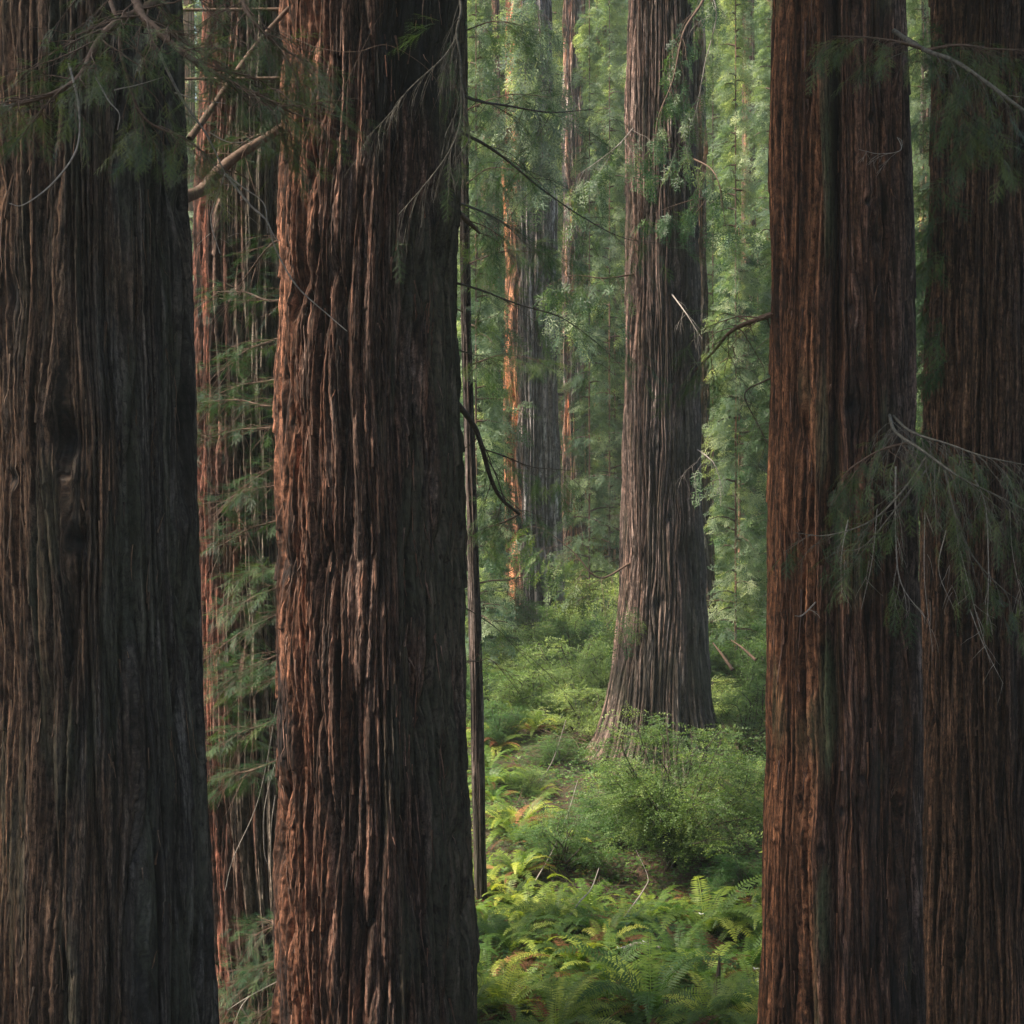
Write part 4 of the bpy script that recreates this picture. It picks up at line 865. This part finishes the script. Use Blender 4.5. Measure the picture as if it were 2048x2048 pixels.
# ground cover: oxalis, dead fronds, litter
def cover(name, n, leaf, mat, label, cat, seed, hgt, patch, ymax=46, shape=.6, wide=False):
    rr_ = np.random.RandomState(seed); y = 13.5 + (ymax - 13.5) * rr_.rand(n) ** 1.9; x = y * (-.13 + .40 * rr_.rand(n))
    if wide: y = 19 + (ymax - 19) * rr_.rand(n) ** 1.5; x = np.where(rr_.rand(n) < .5, -.12 * y - .55 * y * rr_.rand(n), .26 * y + .6 * y * rr_.rand(n))
    den = np.sin(x * 1.7 + patch) * np.sin(y * 1.1 + patch * 2) + .5 * np.sin(x * 4.3 + y * 2.1 + patch); k = den > rr_.randn(n) * .5 - .55
    x, y = x[k], y[k]; z = gz(x, y) + hgt * rr_.rand(len(x)) ** 1.5
    a = rr_.rand(len(x)) * 6.283; T = []
    for q in range(3):
        an = q * 2.094; T += kite(np.zeros(3), np.array([math.cos(an), math.sin(an), .1]), np.array([0, 0, 1.]), 1.0, shape * 1.4, -.05)
    T = np.array(T); V, F, A = scatter([(T, np.arange(12).reshape(-1, 4))], np.stack([x, y, z], -1), np.stack([np.cos(a), np.sin(a), 0 * a], -1), leaf * (.6 + .8 * rr_.rand(len(x))) * (1 + .012 * (y - 14)), .3, rr_)
    tag(link(name, mesh_np(name, V, F, M[mat], {'rnd': A})), label, cat, None, 'stuff')
cover('oxalis', 80000, .030, 'oxalis', 'low carpet of small green clover-like leaves over the forest floor', 'ground cover', 1, .14, 0.4)
cover('undergrowth', 34000, .04, 'shrub', 'mixed green undergrowth leaves between the ferns', 'undergrowth', 2, .16, 2.2)
cover('leaf_litter', 40000, .03, 'litter', 'brown leaf and needle litter on the forest floor', 'leaf litter', 3, .02, 4.0, 40, .15)
cover('dead_fronds', 20000, .05, 'dead', 'rusty orange dead fern fronds lying between the ferns', 'dead fronds', 4, .12, 5.1, 40, .14)

cover('outer_undergrowth', 60000, .075, 'shrub', 'leafy undergrowth spreading to both sides behind the near trunks', 'undergrowth', 6, .45, 1.2, 60, .6, True)
for k in range(26):
    y = 20 + 34 * r.rand(); x = (-.12 - .3 * r.rand()) * y if k % 2 else (.27 + .3 * r.rand()) * y; w = 'behind the left giants' if k % 2 else 'behind the right trunks'
    shrub(SH[k % 4], x, y, (1.1 + .8 * r.rand(), .9 + .8 * r.rand()), 'leafy bush of the side thicket ' + w, 'side thicket bushes ' + w)
# fallen wood, snag, twigs, flowers
def log(name, pts, r0, r1, mat, label, cat='log', jit=.06, k=8):
    W = Wood(); W.tube(spline(pts, 6), r0, r1, k, jit); c0 = np.array(pts[0])
    W.V = [v - c0 for v in W.V]; o = link(name, W.mesh(name, M[mat]), None, c0); tag(o, label, cat); return o
def G(xd, yd, up=.05):
    x, y = ground_at(xd, yd); return np.array([x, y, float(gz(x, y)) + up])
log('fallen_branch', [G(970, 1815, .06), G(1000, 1775, .25), G(1020, 1750, .3)], .035, .02, 'redwood', 'dark reddish fallen branch leaning in the ferns at lower left', 'branch')
log('fallen_branch', [G(1175, 1812, .12), G(1205, 1808, .16), G(1245, 1812, .14)], .028, .02, 'pale', 'short pale fallen stick lying across the small leaves near the bottom', 'branch')
log('fallen_branch', [G(1050, 1790, .15), G(1090, 1760, .35), G(1115, 1745, .45), G(1130, 1720, .6)], .012, .005, 'pale', 'thin white curved dead stem rising between ferns', 'branch')
log('fallen_branch', [G(1175, 1750, .1), G(1215, 1720, .3), G(1222, 1700, .35), G(1200, 1670, .5)], .012, .004, 'pale', 'crooked white twig in front of the dark hollow under the large shrub', 'branch')
log('fallen_branch', [G(1010, 1690, .2), G(1045, 1640, .3), G(1070, 1600, .5), G(1090, 1540, .6)], .010, .004, 'pale', 'long slender bare stem leaning left of the large shrub', 'branch')
log('fallen_log', [P(1345, 1213, 31.5), P(1362, 1235, 31.3), P(1382, 1264, 31)], .012, .04, 'twig', 'broken brown splintered log sticking out of the slope right of the middle redwood')
log('fallen_log', [P(1380, 1208, 32), P(1400, 1222, 31.8), P(1425, 1245, 31.6)], .012, .035, 'twig', 'thinner broken log nearest the fluted trunk, beside the splintered brown log')
log('fallen_branch', [P(1040, 1275, 38), P(1060, 1285, 37.8), P(1085, 1298, 37.6)], .035, .02, 'pale', 'pale fallen branch on the slope below the orange-sided redwood', 'branch')
log('fallen_branch', [G(1110, 1445, .1), G(1130, 1410, .5)], .012, .008, 'redwood', 'red stick propped beside the left root of the middle redwood', 'branch')
log('fallen_branch', [G(1020, 1485, .1), G(1045, 1460, .3), G(1068, 1425, .7)], .015, .008, 'lich', 'greenish leaning stick on the left slope', 'branch')
# snag
W = Wood(); p = G(1350, 1905, -.05)
W.tube([p * 0, np.array([.01, 0, .14]), np.array([.02, 0, .3]), np.array([.035, 0, .47]), np.array([.045, 0, .62])], .065, .006, 9, .12)
W.tube([np.array([-.05, .0, 0]), np.array([-.055, 0, .12]), np.array([-.06, 0, .24])], .04, .006, 7, .12)
tag(link('snag', W.mesh('snag', M['darkwood']), None, p), 'dark pointed dead snag sticking up among the ferns at the bottom right', 'snag')
# brush piles
for (xd, yd, s, lab) in [(1070, 1400, .55, 'grey tangle of dead twigs on the slope left of the middle redwood foot'), (1400, 1400, .5, 'dark heap of dead twigs right of the middle redwood foot'), (960, 1540, .5, 'low pile of bare twigs beside the thin trunk'), (1090, 1690, .5, 'dark root tangle in the hollow under the large shrub'), (1060, 1880, .4, 'small rotten stump with twigs near the lower left ferns')]:
    W = Wood(); p = G(xd, yd, 0)
    for k in range(60): W.tube(wander(np.array([r.randn() * s * .5, r.randn() * s * .5, .02 + .25 * r.rand() * s]), np.array([r.randn(), r.randn(), .25 * r.randn()]), s * (.5 + r.rand()), 5, .1, .2), .008 * (.4 + r.rand()), .002, 4)
    tag(link('brush_pile', W.mesh('brush_pile', M['darkwood' if 'dark' in lab or 'rotten' in lab else 'twig']), None, p), lab, 'brush pile')
# small white flowers
fl = []
for q in range(3): fl += kite(np.array([0, 0, .2]), np.array([math.cos(q * 2.094), math.sin(q * 2.094), .25]), np.array([0, 0, 1.]), .045, .03)
fm_ = mesh_np('white_flower', np.array(fl + [np.array([0, 0, 0]), np.array([.003, 0, 0]), np.array([.003, 0, .2]), np.array([0, 0, .2])]), np.arange(16).reshape(-1, 4), [M['petal'], M['oxalis']], {'rnd': np.full(16, .5)}, midx=[0, 0, 0, 1])
for q, (xd, yd, lab) in enumerate([(1216, 1820, 'white three-petalled flower by the yellow-green fern'), (1168, 1832, 'white flower low among small leaves near the bottom centre'), (1425, 1870, 'upper white flower against the fluted trunk foot'),
                          (1432, 1895, 'lower white flower against the fluted trunk foot'), (1322, 1762, 'white flower inside the tall bright fern clump'), (1160, 1362, 'tiny white flower on the slope left of the middle redwood')]):
    p = G(xd, yd, .05); tag(link('white_flower', fm_, None, p), lab, 'flower')
print('polys', sum(len(o.data.polygons) for o in bpy.data.objects if o.type == 'MESH'), 'unique', sum(len(m_.polygons) for m_ in bpy.data.meshes))

# ------------------------------------------------------------ haze
hz = bpy.data.materials.new('haze'); hz.use_nodes = True; ht = hz.node_tree
for n_ in list(ht.nodes):
    if n_.type == 'BSDF_PRINCIPLED': ht.nodes.remove(n_)
pv = ht.nodes.new('ShaderNodeVolumePrincipled'); pv.inputs['Color'].default_value = (0.86, 0.95, 0.90, 1); pv.inputs['Density'].default_value = HAZE
pv.inputs['Anisotropy'].default_value = 0.2
ht.links.new(pv.outputs[0], ht.nodes['Material Output'].inputs['Volume'])
hx, hy0, hy1, hz0, hz1 = 152, -122, 262, -8, 78
Vb = np.array([(x_, y_, z_) for x_ in (-hx, hx) for y_ in (hy0, hy1) for z_ in (hz0, hz1)])
tag(link('haze', mesh_np('haze', Vb, np.array([[0, 1, 3, 2], [4, 6, 7, 5], [0, 4, 5, 1], [2, 3, 7, 6], [0, 2, 6, 4], [1, 5, 7, 3]]), hz)), 'thin pale mist hanging in the far woods', 'haze', None, 'stuff')
